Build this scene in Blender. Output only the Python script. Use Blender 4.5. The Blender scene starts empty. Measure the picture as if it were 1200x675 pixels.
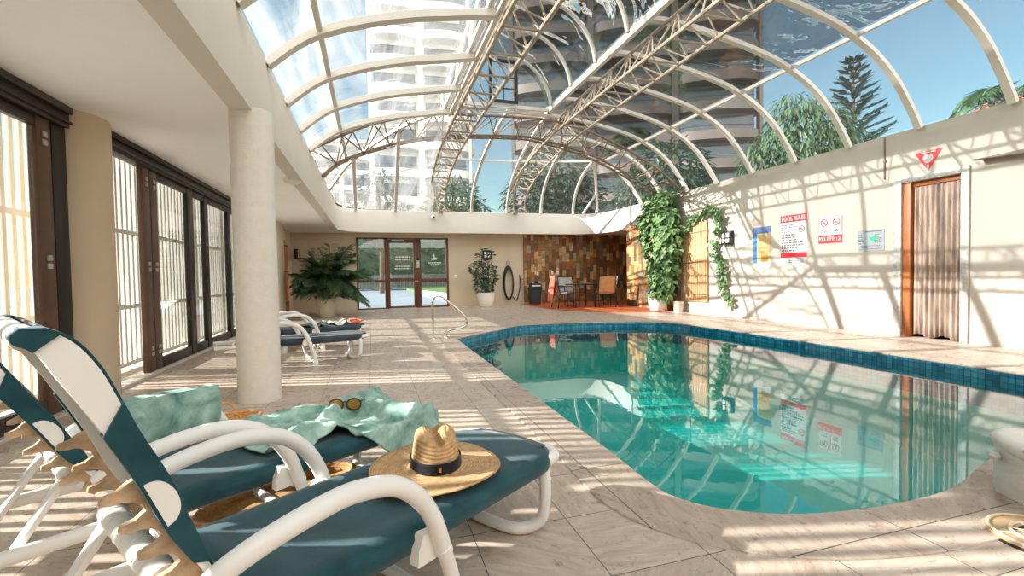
import bpy, bmesh, math, random
from math import sin, cos, pi, radians, sqrt, atan2, hypot
from mathutils import Vector, Matrix, noise
from mathutils.geometry import tessellate_polygon

C = bpy.context.scene.collection
SC = bpy.context.scene
R_ = random.Random(7)

# ------------------------------------------------------------------ camera
def make_camera():
    yaw, pitch, roll = radians(16.73), radians(1.621), radians(.963)
    F = Vector((sin(yaw)*cos(pitch), cos(yaw)*cos(pitch), -sin(pitch)))
    Rv = Vector((cos(yaw), -sin(yaw), 0)); U = Rv.cross(F)
    R2 = Rv*cos(roll) - U*sin(roll); U2 = Rv*sin(roll) + U*cos(roll)
    cd = bpy.data.cameras.new('camera'); cd.sensor_width = 36; cd.lens = 546.9/1200*36
    cd.clip_start = .02; cd.clip_end = 500
    o = bpy.data.objects.new('camera', cd); C.objects.link(o)
    M = Matrix((R2, U2, -F)).transposed().to_4x4(); M.translation = Vector((0, 0, 1.0))
    o.matrix_world = M; SC.camera = o
make_camera()

# ------------------------------------------------------------------ light
SUN_EL, SUN_AZ = radians(23.5), atan2(-.967, .25)      # azimuth measured from +y towards +x
SUN_ENERGY, SKY_STRENGTH, EXPOSURE = 10.0, .15, .50
FILL_CLOUD = 2.4
w = bpy.data.worlds.new('world'); SC.world = w; w.use_nodes = True
nt = w.node_tree; nt.nodes.clear()
sky = nt.nodes.new('ShaderNodeTexSky'); sky.sky_type = 'NISHITA'; sky.sun_disc = False
sky.sun_elevation = SUN_EL; sky.sun_rotation = SUN_AZ
sky.air_density = 1.0; sky.dust_density = .6; sky.ozone_density = 1.0
bg = nt.nodes.new('ShaderNodeBackground'); bg.inputs[1].default_value = SKY_STRENGTH
wo = nt.nodes.new('ShaderNodeOutputWorld')
gd = nt.nodes.new('ShaderNodeMix'); gd.data_type = 'RGBA'; gd.blend_type = 'MULTIPLY'; gd.inputs[0].default_value = 1; gd.inputs[7].default_value = (.98, 1.08, .92, 1)
nt.links.new(sky.outputs[0], gd.inputs[6]); nt.links.new(gd.outputs[2], bg.inputs[0])
# bright cloud added in the unseen sky behind the viewer as fill light
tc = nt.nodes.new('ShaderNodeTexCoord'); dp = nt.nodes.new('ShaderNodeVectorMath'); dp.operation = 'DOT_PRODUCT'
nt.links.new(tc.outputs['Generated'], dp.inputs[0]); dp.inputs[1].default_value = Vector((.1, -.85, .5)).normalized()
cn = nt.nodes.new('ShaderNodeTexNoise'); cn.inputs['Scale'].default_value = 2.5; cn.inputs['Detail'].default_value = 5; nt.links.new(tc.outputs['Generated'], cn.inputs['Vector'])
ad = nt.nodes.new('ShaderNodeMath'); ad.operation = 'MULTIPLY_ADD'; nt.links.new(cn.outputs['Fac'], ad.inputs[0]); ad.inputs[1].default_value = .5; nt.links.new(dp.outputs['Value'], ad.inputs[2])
mr = nt.nodes.new('ShaderNodeMapRange'); mr.interpolation_type = 'SMOOTHSTEP'; nt.links.new(ad.outputs[0], mr.inputs[0]); mr.inputs[1].default_value = .72; mr.inputs[2].default_value = 1.1; mr.inputs[3].default_value = 0; mr.inputs[4].default_value = FILL_CLOUD
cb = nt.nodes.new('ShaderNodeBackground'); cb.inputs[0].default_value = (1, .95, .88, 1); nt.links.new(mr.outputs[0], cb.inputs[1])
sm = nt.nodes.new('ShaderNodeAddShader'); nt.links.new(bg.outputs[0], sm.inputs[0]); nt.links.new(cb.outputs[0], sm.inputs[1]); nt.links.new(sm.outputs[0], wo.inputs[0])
sd = bpy.data.lights.new('sun', 'SUN'); sd.energy = SUN_ENERGY; sd.angle = radians(.55); sd.color = (1, .97, .94)
so = bpy.data.objects.new('sun', sd); C.objects.link(so)
sdir = Vector((sin(SUN_AZ)*cos(SUN_EL), cos(SUN_AZ)*cos(SUN_EL), sin(SUN_EL)))
so.rotation_euler = sdir.to_track_quat('Z', 'Y').to_euler(); so.location = sdir*30
vs = SC.view_settings; SC.display_settings.display_device = 'sRGB'
vs.view_transform = 'Standard'; vs.look = 'None'; vs.exposure = EXPOSURE; vs.gamma = 1; vs.use_curve_mapping = False
SC.cycles.max_bounces = 10; SC.cycles.diffuse_bounces = 5; SC.cycles.transparent_max_bounces = 24
SC.cycles.caustics_reflective = False; SC.cycles.caustics_refractive = True
SC.cycles.sample_clamp_indirect = 6

# ------------------------------------------------------------------ materials
def lin(*c):
    return tuple(((v/255)/12.92 if v/255 <= .04045 else ((v/255+.055)/1.055)**2.4) for v in c) + (1,)
class NT:
    def __init__(s, name):
        s.m = bpy.data.materials.new(name); s.m.use_nodes = True; s.t = s.m.node_tree; s.t.nodes.clear()
        s.out = s.n('ShaderNodeOutputMaterial')
    def n(s, typ, **k):
        nd = s.t.nodes.new(typ)
        for a, v in k.items(): setattr(nd, a, v)
        return nd
    def l(s, a, b): s.t.links.new(a, b)
    def math(s, op, a, b=None):
        nd = s.n('ShaderNodeMath', operation=op)
        for i, v in enumerate((a, b)):
            if v is None: continue
            if isinstance(v, (int, float)): nd.inputs[i].default_value = v
            else: s.l(v, nd.inputs[i])
        return nd.outputs[0]
    def bsdf(s, rough=.6, metal=0, spec=.4):
        b = s.n('ShaderNodeBsdfPrincipled'); b.inputs['Roughness'].default_value = rough
        b.inputs['Metallic'].default_value = metal; b.inputs['Specular IOR Level'].default_value = spec
        s.l(b.outputs[0], s.out.inputs[0]); return b
    def coords(s, scale=(1, 1, 1), loc=(0, 0, 0), rot=(0, 0, 0), src='Object'):
        tc = s.n('ShaderNodeTexCoord'); mp = s.n('ShaderNodeMapping')
        mp.inputs['Scale'].default_value = scale; mp.inputs['Location'].default_value = loc; mp.inputs['Rotation'].default_value = rot
        s.l(tc.outputs[src], mp.inputs[0]); return mp.outputs[0]
    def noise(s, vec, scale, detail=3, rough=.55, dist=0):
        nd = s.n('ShaderNodeTexNoise'); nd.inputs['Scale'].default_value = scale; nd.inputs['Detail'].default_value = detail
        nd.inputs['Roughness'].default_value = rough; nd.inputs['Distortion'].default_value = dist
        s.l(vec, nd.inputs['Vector']); return nd.outputs['Fac']
    def ramp(s, fac, stops, interp='LINEAR'):
        r = s.n('ShaderNodeValToRGB'); r.color_ramp.interpolation = interp
        e = r.color_ramp.elements
        while len(e) < len(stops): e.new(.5)
        for i, (p, c) in enumerate(stops): e[i].position = p; e[i].color = c
        s.l(fac, r.inputs[0]); return r.outputs[0]
    def mix(s, fac, a, b, mode='MIX'):
        nd = s.n('ShaderNodeMix', data_type='RGBA', blend_type=mode)
        for sock, v in ((nd.inputs[0], fac), (nd.inputs[6], a), (nd.inputs[7], b)):
            if isinstance(v, (int, float, tuple)): sock.default_value = v
            else: s.l(v, sock)
        return nd.outputs[2]
    def bump(s, b, h, strength=.3, dist=.01):
        nd = s.n('ShaderNodeBump'); nd.inputs['Strength'].default_value = strength; nd.inputs['Distance'].default_value = dist
        s.l(h, nd.inputs['Height']); s.l(nd.outputs[0], b.inputs['Normal'])
def plain(name, col, rough=.6, metal=0, var=.12, scale=8, bump=0, bscale=60, spec=.4, stretch=(1, 1, 1)):
    """a surface of one colour with a little natural variation"""
    k = NT(name); b = k.bsdf(rough, metal, spec); v = k.coords(stretch)
    n = k.noise(v, scale, 4)
    c1 = tuple(x*(1-var) for x in col[:3])+(1,); c2 = tuple(min(1, x*(1+var*.6)) for x in col[:3])+(1,)
    k.l(k.ramp(n, [(.3, c1), (.7, c2)]), b.inputs['Base Color'])
    if bump: k.bump(b, k.noise(v, bscale, 2), bump, .004)
    return k.m
def glassy(name, tint, ior, rough=0.0, wave=0, wscale=1, haze=0, hazecol=(.9, .9, .9, 1), wstretch=(1, 1, 1), rmax=1, refr=0):
    k = NT(name)
    tr = k.n('ShaderNodeBsdfTransparent'); tr.inputs[0].default_value = tint
    gl = k.n('ShaderNodeBsdfGlossy'); gl.inputs['Roughness'].default_value = rough
    # reflection by angle, the same from either side of the sheet
    ge = k.n('ShaderNodeNewGeometry'); dt = k.n('ShaderNodeVectorMath', operation='DOT_PRODUCT')
    k.l(ge.outputs['Normal'], dt.inputs[0]); k.l(ge.outputs['Incoming'], dt.inputs[1])
    f0 = ((ior-1)/(ior+1))**2
    fr = k.math('ADD', f0, k.math('MULTIPLY', 1-f0, k.math('POWER', k.math('SUBTRACT', 1.0, k.math('ABSOLUTE', dt.outputs['Value'])), 5.0)))
    if rmax < 1: fr = k.math('MINIMUM', fr, rmax)
    mx = k.n('ShaderNodeMixShader'); k.l(fr, mx.inputs[0])
    base = tr.outputs[0]
    if haze:
        tl = k.n('ShaderNodeBsdfTranslucent'); tl.inputs[0].default_value = hazecol
        df = k.n('ShaderNodeBsdfDiffuse'); df.inputs[0].default_value = hazecol
        ad = k.n('ShaderNodeMixShader'); k.l(tl.outputs[0], ad.inputs[1]); k.l(df.outputs[0], ad.inputs[2])
        m2 = k.n('ShaderNodeMixShader')
        if isinstance(haze, tuple):
            hn = k.noise(k.coords((1.5, .10, .5)), 1.3, 4, .6, 1.0)
            mr = k.n('ShaderNodeMapRange'); mr.inputs[1].default_value = .4; mr.inputs[2].default_value = .68
            mr.inputs[3].default_value, mr.inputs[4].default_value = haze
            k.l(hn, mr.inputs[0]); k.l(mr.outputs[0], m2.inputs[0])
        else: m2.inputs[0].default_value = haze
        k.l(tr.outputs[0], m2.inputs[1]); k.l(ad.outputs[0], m2.inputs[2]); base = m2.outputs[0]
    if refr:
        rf = k.n('ShaderNodeBsdfRefraction'); rf.inputs['IOR'].default_value = 1.3; rf.inputs['Roughness'].default_value = 0; rf.inputs['Color'].default_value = tint
        nb = k.n('ShaderNodeBump'); nb.inputs['Strength'].default_value = .9; nb.inputs['Distance'].default_value = .12
        k.l(k.noise(k.coords((.8, 1.3, 1)), .75, 2.5, .5, 2.2), nb.inputs['Height']); k.l(nb.outputs[0], rf.inputs['Normal'])
        m3 = k.n('ShaderNodeMixShader'); m3.inputs[0].default_value = refr; k.l(base, m3.inputs[1]); k.l(rf.outputs[0], m3.inputs[2]); base = m3.outputs[0]
    k.l(base, mx.inputs[1]); k.l(gl.outputs[0], mx.inputs[2]); k.l(mx.outputs[0], k.out.inputs[0])
    if wave:
        nd = k.n('ShaderNodeBump'); nd.inputs['Strength'].default_value = wave; nd.inputs['Distance'].default_value = .1
        k.l(k.noise(k.coords(wstretch), wscale, 3, .5, 1.2), nd.inputs['Height'])
        k.l(nd.outputs[0], gl.inputs['Normal']); k.l(nd.outputs[0], dt.inputs[0])
    return k.m
def travertine(name, size, origin, mortar=.0022, mul=1.0):
    k = NT(name); b = k.bsdf(.33, 0, .45); v = k.coords()
    sx = k.n('ShaderNodeSeparateXYZ'); k.l(v, sx.inputs[0])
    def cell(o, i): return k.math('FLOOR', k.math('DIVIDE', k.math('SUBTRACT', sx.outputs[i], o), size))
    cx = k.n('ShaderNodeCombineXYZ'); k.l(cell(origin[0], 0), cx.inputs[0]); k.l(cell(origin[1], 1), cx.inputs[1])
    wn = k.n('ShaderNodeTexWhiteNoise', noise_dimensions='3D'); k.l(cx.outputs[0], wn.inputs['Vector'])
    # the grain of each tile runs its own way
    vr = k.n('ShaderNodeVectorRotate', rotation_type='Z_AXIS'); k.l(v, vr.inputs[0])
    k.l(k.math('MULTIPLY', wn.outputs['Value'], 2.6), vr.inputs['Angle'])
    mp = k.n('ShaderNodeMapping'); mp.inputs['Scale'].default_value = (2.2, 11, 1); k.l(vr.outputs[0], mp.inputs[0])
    g1 = k.noise(mp.outputs[0], 2.2, 6, .6, .9); g2 = k.noise(v, 9, 5, .7, .3); g3 = k.noise(mp.outputs[0], 14, 3, .6, .4)
    base = k.ramp(g1, [(.22, lin(166, 142, 124)), (.42, lin(200, 180, 162)), (.58, lin(214, 197, 181)), (.8, lin(228, 214, 201))])
    c = k.mix(k.math('MULTIPLY', wn.outputs['Value'], .22), base, lin(170, 146, 124))
    c = k.mix(k.ramp(g3, [(.27, (1, 1, 1, 1)), (.36, (0, 0, 0, 1))]), c, lin(112, 90, 76))
    c = k.mix(k.ramp(g2, [(.3, (.8, .8, .8, 1)), (.4, (0, 0, 0, 1))]), c, lin(128, 104, 90))
    br = k.n('ShaderNodeTexBrick', offset=0.0, squash=1.0)
    off = k.n('ShaderNodeMapping'); off.inputs['Location'].default_value = (-origin[0]+size*40, -origin[1]+size*40, 0); k.l(v, off.inputs[0])
    br.inputs['Scale'].default_value = 1; br.inputs['Brick Width'].default_value = size; br.inputs['Row Height'].default_value = size
    br.inputs['Mortar Size'].default_value = mortar; br.inputs['Mortar Smooth'].default_value = .2; k.l(off.outputs[0], br.inputs['Vector'])
    c = k.mix(br.outputs['Fac'], c, lin(98, 84, 74))
    c = k.mix(1.0, c, (mul, mul*.975, mul*.95, 1), 'MULTIPLY')
    k.l(c, b.inputs['Base Color'])
    k.l(k.ramp(g2, [(.3, (.55, .55, .55, 1)), (.6, (.27, .27, .27, 1))]), b.inputs['Roughness'])
    k.bump(b, k.math('SUBTRACT', g3, k.math('MULTIPLY', br.outputs['Fac'], 1.0)), .22, .004)
    return k.m
def mosaic(name):
    """glass mosaic: square tiles by uv (metres)"""
    k = NT(name); b = k.bsdf(.12, 0, .6); v = k.coords(src='UV')
    br = k.n('ShaderNodeTexBrick', offset=0.0, squash=1.0); k.l(v, br.inputs['Vector'])
    br.inputs['Scale'].default_value = 1; br.inputs['Brick Width'].default_value = .058; br.inputs['Row Height'].default_value = .058
    br.inputs['Mortar Size'].default_value = .0028; br.inputs['Bias'].default_value = 0
    br.inputs['Color1'].default_value = lin(18, 96, 130); br.inputs['Color2'].default_value = lin(76, 164, 190); br.inputs['Mortar'].default_value = lin(10, 48, 66)
    n = k.noise(v, 5, 3)
    k.l(k.mix(k.math('MULTIPLY', n, .5), br.outputs['Color'], lin(26, 112, 140)), b.inputs['Base Color'])
    k.bump(b, br.outputs['Fac'], -.3, .003)
    return k.m
def slate(name):
    """upright slate tiles of many colours, staggered column by column; uses uv (metres)"""
    k = NT(name); b = k.bsdf(.5, 0, .4); v = k.coords(src='UV')
    s = k.n('ShaderNodeSeparateXYZ'); k.l(v, s.inputs[0])
    col = k.math('FLOOR', k.math('DIVIDE', s.outputs[0], .13))
    w1 = k.n('ShaderNodeTexWhiteNoise', noise_dimensions='1D'); k.l(col, w1.inputs['W'])
    rowf = k.math('ADD', k.math('DIVIDE', s.outputs[1], .27), k.math('MULTIPLY', w1.outputs['Value'], 7))
    row = k.math('FLOOR', rowf)
    cb = k.n('ShaderNodeCombineXYZ'); k.l(col, cb.inputs[0]); k.l(row, cb.inputs[1])
    w2 = k.n('ShaderNodeTexWhiteNoise', noise_dimensions='2D'); k.l(cb.outputs[0], w2.inputs['Vector'])
    c = k.ramp(w2.outputs['Value'], [(0, lin(104, 72, 44)), (.13, lin(160, 108, 58)), (.27, lin(122, 114, 90)), (.4, lin(190, 148, 88)), (.53, lin(92, 86, 70)), (.66, lin(206, 170, 112)), (.8, lin(140, 88, 46)), (.92, lin(160, 152, 124))], 'CONSTANT')
    n = k.noise(v, 9, 5, .65, .6)
    c = k.mix(k.ramp(n, [(.35, (.6, .6, .6, 1)), (.62, (0, 0, 0, 1))]), c, lin(108, 66, 34))
    # joints
    fx = k.math('FRACT', k.math('DIVIDE', s.outputs[0], .13)); fy = k.math('FRACT', rowf)
    j = k.math('MAXIMUM', k.math('LESS_THAN', fx, .03), k.math('LESS_THAN', fy, .012))
    c = k.mix(j, c, lin(50, 38, 28)); k.l(c, b.inputs['Base Color'])
    k.bump(b, k.math('ADD', n, w2.outputs['Value']), .35, .01)
    return k.m
def wood(name, c1, c2, axis=(14, 14, 1.2), rough=.45):
    k = NT(name); b = k.bsdf(rough, 0, .4); v = k.coords(axis)
    n = k.noise(v, 2.2, 5, .6, .8)
    k.l(k.ramp(n, [(.3, c1), (.7, c2)]), b.inputs['Base Color']); k.bump(b, n, .15, .004); return k.m
def leafmat(name, c1, c2, scale=3):
    k = NT(name); b = k.bsdf(.42, 0, .45); v = k.coords()
    n = k.noise(v, scale, 3)
    col = k.ramp(n, [(.3, c1), (.7, c2)]); k.l(col, b.inputs['Base Color'])
    tl = k.n('ShaderNodeBsdfTranslucent'); k.l(col, tl.inputs[0])
    mx = k.n('ShaderNodeMixShader'); mx.inputs[0].default_value = .25
    k.l(b.outputs[0], mx.inputs[1]); k.l(tl.outputs[0], mx.inputs[2]); k.l(mx.outputs[0], k.out.inputs[0]); return k.m
def straw(name, c1, c2, mode='RINGS', scale=60):
    """braided straw: fine bands round the z axis (rings) or up it"""
    k = NT(name); b = k.bsdf(.75, 0, .25); v = k.coords()
    if mode == 'RINGS':
        s = k.n('ShaderNodeSeparateXYZ'); k.l(v, s.inputs[0])
        rr = k.math('SQRT', k.math('ADD', k.math('MULTIPLY', s.outputs[0], s.outputs[0]), k.math('MULTIPLY', s.outputs[1], s.outputs[1])))
        h = k.math('SINE', k.math('MULTIPLY', k.math('ADD', rr, k.math('MULTIPLY', s.outputs[2], 1.0)), scale*2*pi))
    else:
        wv = k.n('ShaderNodeTexWave', bands_direction='Z'); wv.inputs['Scale'].default_value = scale; k.l(v, wv.inputs[0]); h = wv.outputs['Fac']
    n = k.noise(v, 40, 4, .7)
    c = k.ramp(n, [(.3, c1), (.7, c2)])
    c = k.mix(k.math('MULTIPLY', k.math('SUBTRACT', 1.0, k.math('MAXIMUM', h, 0.0)), .35), c, c1)
    k.l(c, b.inputs['Base Color']); k.bump(b, k.math('ADD', h, n), .5, .002); return k.m
def cloth(name, c1, c2, scale=160, rough=.9, big=5):
    k = NT(name); b = k.bsdf(rough, 0, .15); v = k.coords()
    n = k.noise(v, big, 4, .6, .4); f = k.noise(v, scale, 2)
    k.l(k.ramp(n, [(.3, c1), (.7, c2)]), b.inputs['Base Color']); k.bump(b, f, .35, .002)
    b.inputs['Sheen Weight'].default_value = .2; return k.m

M = {}
def mats():
    M['plaster'] = plain('white plaster', lin(188, 176, 162), .8, var=.03, scale=2.5, bump=.15, bscale=30, spec=.2)
    M['beige'] = plain('beige plaster', lin(222, 206, 184), .8, var=.04, scale=3, bump=.12, bscale=30, spec=.2)
    M['tan'] = plain('tan render', lin(206, 188, 162), .8, var=.05, scale=3, bump=.12, bscale=30, spec=.2)
    M['fascia'] = plain('fascia paint', lin(214, 205, 194), .85, var=.025, scale=2, bump=.05, bscale=40, spec=.15)
    M['bounceground'] = plain('pale bounce paving', lin(238, 230, 220), .8, var=.06, scale=1)
    M['ceil'] = plain('ceiling paint', lin(248, 246, 243), .85, var=.025, scale=2, bump=.05, bscale=40, spec=.15)
    M['column'] = plain('rough rendered column', lin(224, 214, 203), .85, var=.05, scale=14, bump=.6, bscale=90, spec=.15)
    M['floor'] = travertine('travertine tiles', .386, (.35, 1.745), mul=.88)
    M['coping'] = travertine('travertine coping', .9, (.12, .35), .003, .76)
    M['terracotta'] = plain('terracotta paving', lin(196, 100, 58), .45, var=.2, scale=7)
    M['mosaic'] = mosaic('blue pool mosaic')
    M['pool'] = plain('turquoise pool plaster', lin(74, 204, 194), .7, var=.06, scale=1.2, spec=.2)
    M['water'] = glassy('pool water', (.36, .88, .86, 1), 2.5, 0, .006, 2.2)
    M['glass'] = glassy('window glass', (.95, .97, .965, 1), 1.5)
    M['poly'] = glassy('wavy clear roof sheet', (.86, .90, .92, 1), 1.45, .03, .25, .8, .03, rmax=.3)
    M['polywavy'] = glassy('rippled clear roof sheet', (.86, .90, .92, 1), 1.45, .03, .25, .8, .05, rmax=.3, refr=.6)
    M['polymilk'] = glassy('milky clear roof sheet', (.86, .90, .92, 1), 1.45, .04, .25, .8, (.06, .55), (.92, .9, .87, 1), (.6, 1.6, .6), rmax=.3)
    M['roofwhite'] = plain('cream roof metal', lin(214, 204, 192), .45, var=.05, scale=6)
    M['truss'] = plain('weathered cream truss paint', lin(172, 154, 134), .5, var=.3, scale=9)
    M['truss_dark'] = plain('dull brown truss paint', lin(128, 108, 90), .5, var=.3, scale=9)
    M['black'] = plain('black metal', lin(28, 26, 26), .4, var=.15)
    M['bronze'] = plain('dark bronze window frame', lin(46, 38, 34), .35, .2, var=.2)
    M['brownframe'] = plain('brown window frame', lin(92, 66, 50), .4, .1, var=.15)
    M['redwood'] = wood('dark red timber', lin(72, 38, 26), lin(108, 62, 40))
    M['orangewood'] = wood('orange stained timber', lin(190, 104, 40), lin(224, 140, 66), (20, 20, 1.2))
    M['jamb'] = wood('brown timber jamb', lin(140, 74, 34), lin(182, 106, 54), (20, 20, 1.2))
    M['bamboo'] = wood('split bamboo', lin(178, 128, 84), lin(222, 182, 134), (30, 30, 1.5))
    M['slate'] = slate('multi coloured slate')
    M['slat'] = plain('white powder coated bars', lin(240, 234, 224), .45, var=.03)
    M['galv'] = plain('weathered white door frame', lin(184, 178, 168), .5, .1, var=.3, scale=22)
    M['pvc'] = plain('clouded corrugated plastic', lin(176, 154, 138), .22, var=.5, scale=4, stretch=(1, 5, .6))
    M['plastic'] = plain('white resin', lin(240, 236, 230), .35, var=.03, scale=5)
    M['sling'] = cloth('teal sling fabric', lin(22, 60, 67), lin(38, 84, 92), 420, .55, 9)
    M['slingdark'] = cloth('slate sling fabric', lin(48, 58, 66), lin(66, 76, 84), 420, .6, 9)
    M['oldplastic'] = plain('sun-browned resin', lin(206, 174, 138), .6, var=.35, scale=30)
    M['straw'] = straw('braided straw', lin(172, 132, 90), lin(220, 184, 138), 'RINGS', 95)
    M['basket'] = straw('woven basket straw', lin(176, 124, 72), lin(226, 182, 126), 'UP', 24)
    M['ribbon'] = cloth('black ribbon', lin(18, 18, 24), lin(32, 32, 40), 300, .6)
    M['brass'] = plain('brass', lin(214, 180, 110), .3, 1)
    M['towel'] = cloth('green towel', lin(66, 118, 102), lin(186, 212, 198), 120, .95, 9)  # pale patches stand in for sunlit folds, painted into the green cloth
    M['towelpale'] = cloth('pale towel', lin(206, 208, 196), lin(228, 226, 216), 120)
    M['toweldark'] = cloth('dark green towel', lin(52, 72, 60), lin(96, 116, 96), 120)
    M['towelred'] = cloth('orange red towel', lin(206, 96, 66), lin(228, 130, 96), 120)
    M['coral'] = cloth('coral towel', lin(216, 106, 86), lin(238, 138, 112), 120)
    M['tort'] = plain('tortoiseshell', lin(82, 44, 20), .2, var=.5, scale=60)
    M['amber'] = glassy('amber lens', (.85, .45, .12, 1), 1.7, .02, haze=.55, hazecol=(.75, .33, .07, 1))
    M['steel'] = plain('stainless steel', lin(222, 214, 204), .18, 1, var=.04)
    M['pot'] = plain('cream glazed pot', lin(226, 212, 184), .4, var=.06)
    M['potwhite'] = plain('white glazed pot', lin(240, 232, 220), .35, var=.04)
    M['soil'] = plain('potting soil', lin(58, 42, 32), .95, var=.4, scale=40)
    M['palm'] = leafmat('palm green', lin(56, 86, 60), lin(118, 148, 104))
    M['ivy'] = leafmat('pothos green', lin(72, 108, 62), lin(150, 176, 118), 4)
    M['shrub'] = leafmat('grey green leaf', lin(44, 66, 52), lin(112, 134, 112), 5)
    M['tree'] = leafmat('tree green', lin(46, 72, 46), lin(104, 130, 88), 2)
    M['treedark'] = leafmat('dark tree green', lin(32, 56, 42), lin(72, 98, 70), 2)
    M['pine'] = leafmat('pine green', lin(40, 70, 62), lin(82, 112, 96), 2)
    M['stem'] = plain('green brown stem', lin(92, 84, 56), .7, var=.2)
    M['bark'] = plain('bark', lin(96, 80, 66), .9, var=.3, scale=12)
    M['signred'] = plain('sign red', lin(214, 48, 56), .4, var=.05)
    M['signwhite'] = plain('sign white', lin(210, 206, 201), .45, var=.02)
    M['signink'] = plain('grey print', lin(96, 92, 92), .6, var=.05)
    M['signblue'] = plain('sign blue', lin(52, 118, 168), .45, var=.12)
    M['signnavy'] = plain('sign slate blue', lin(84, 104, 150), .45, var=.12)
    M['signyellow'] = plain('faded yellow print', lin(196, 166, 112), .5, var=.12, scale=14)
    M['signochre'] = plain('ochre print', lin(172, 122, 56), .5, var=.25, scale=14)
    M['signgrey'] = plain('laminated grey print', lin(150, 156, 158), .4, var=.08, scale=14)
    M['signgreen'] = plain('map green', lin(40, 178, 140), .5, var=.1)
    M['lampglass'] = plain('frosted lamp glass', lin(228, 222, 210), .4, var=.03)
    M['rubber'] = plain('dark green hose', lin(28, 44, 42), .5, var=.2)
    M['bin'] = plain('dark grey plastic', lin(52, 56, 60), .5, var=.1)
    M['stone'] = plain('pale carved travertine', lin(240, 230, 218), .5, var=.12, scale=9, bump=.3, bscale=30, stretch=(1, 1, 3))
    M['lid'] = plain('tan skimmer lid', lin(176, 148, 112), .5, var=.1, scale=12)
    M['lidpale'] = plain('worn pale lid ridge', lin(222, 200, 172), .55, var=.1, scale=20)
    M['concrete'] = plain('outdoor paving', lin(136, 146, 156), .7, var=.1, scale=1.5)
    M['grass'] = plain('lawn green', lin(96, 128, 72), .9, var=.25, scale=4, bump=.5, bscale=40)
    M['towerbrown'] = plain('brown grey tower render', lin(116, 104, 96), .85, var=.08, scale=.4)
    M['towerwhite'] = plain('white tower render', lin(236, 230, 222), .85, var=.05, scale=.4)
    M['towerglass'] = plain('dark tower window', lin(58, 76, 84), .15, var=.3, scale=.6, spec=.7)
    M['towerdark'] = plain('tower rail', lin(60, 62, 64), .5)
    M['roofred'] = plain('red roof tiles', lin(196, 84, 70), .8, var=.15)
    M['fencegrey'] = plain('grey fence', lin(120, 122, 118), .6, var=.1)
    M['hedge'] = leafmat('hedge green', lin(52, 76, 48), lin(104, 124, 82), 3)
    M['lilac'] = plain('lilac boarding', lin(150, 130, 150), .7, var=.1)
    M['slingback'] = cloth('grey sling fabric', lin(150, 148, 144), lin(178, 176, 170), 400, .7)
    M['slingtan'] = cloth('tan sling fabric', lin(196, 148, 98), lin(222, 178, 128), 400, .7)
    M['chairmetal'] = plain('dark chair frame', lin(46, 40, 36), .4, .3)
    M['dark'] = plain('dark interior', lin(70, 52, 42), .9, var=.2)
mats()

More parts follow.
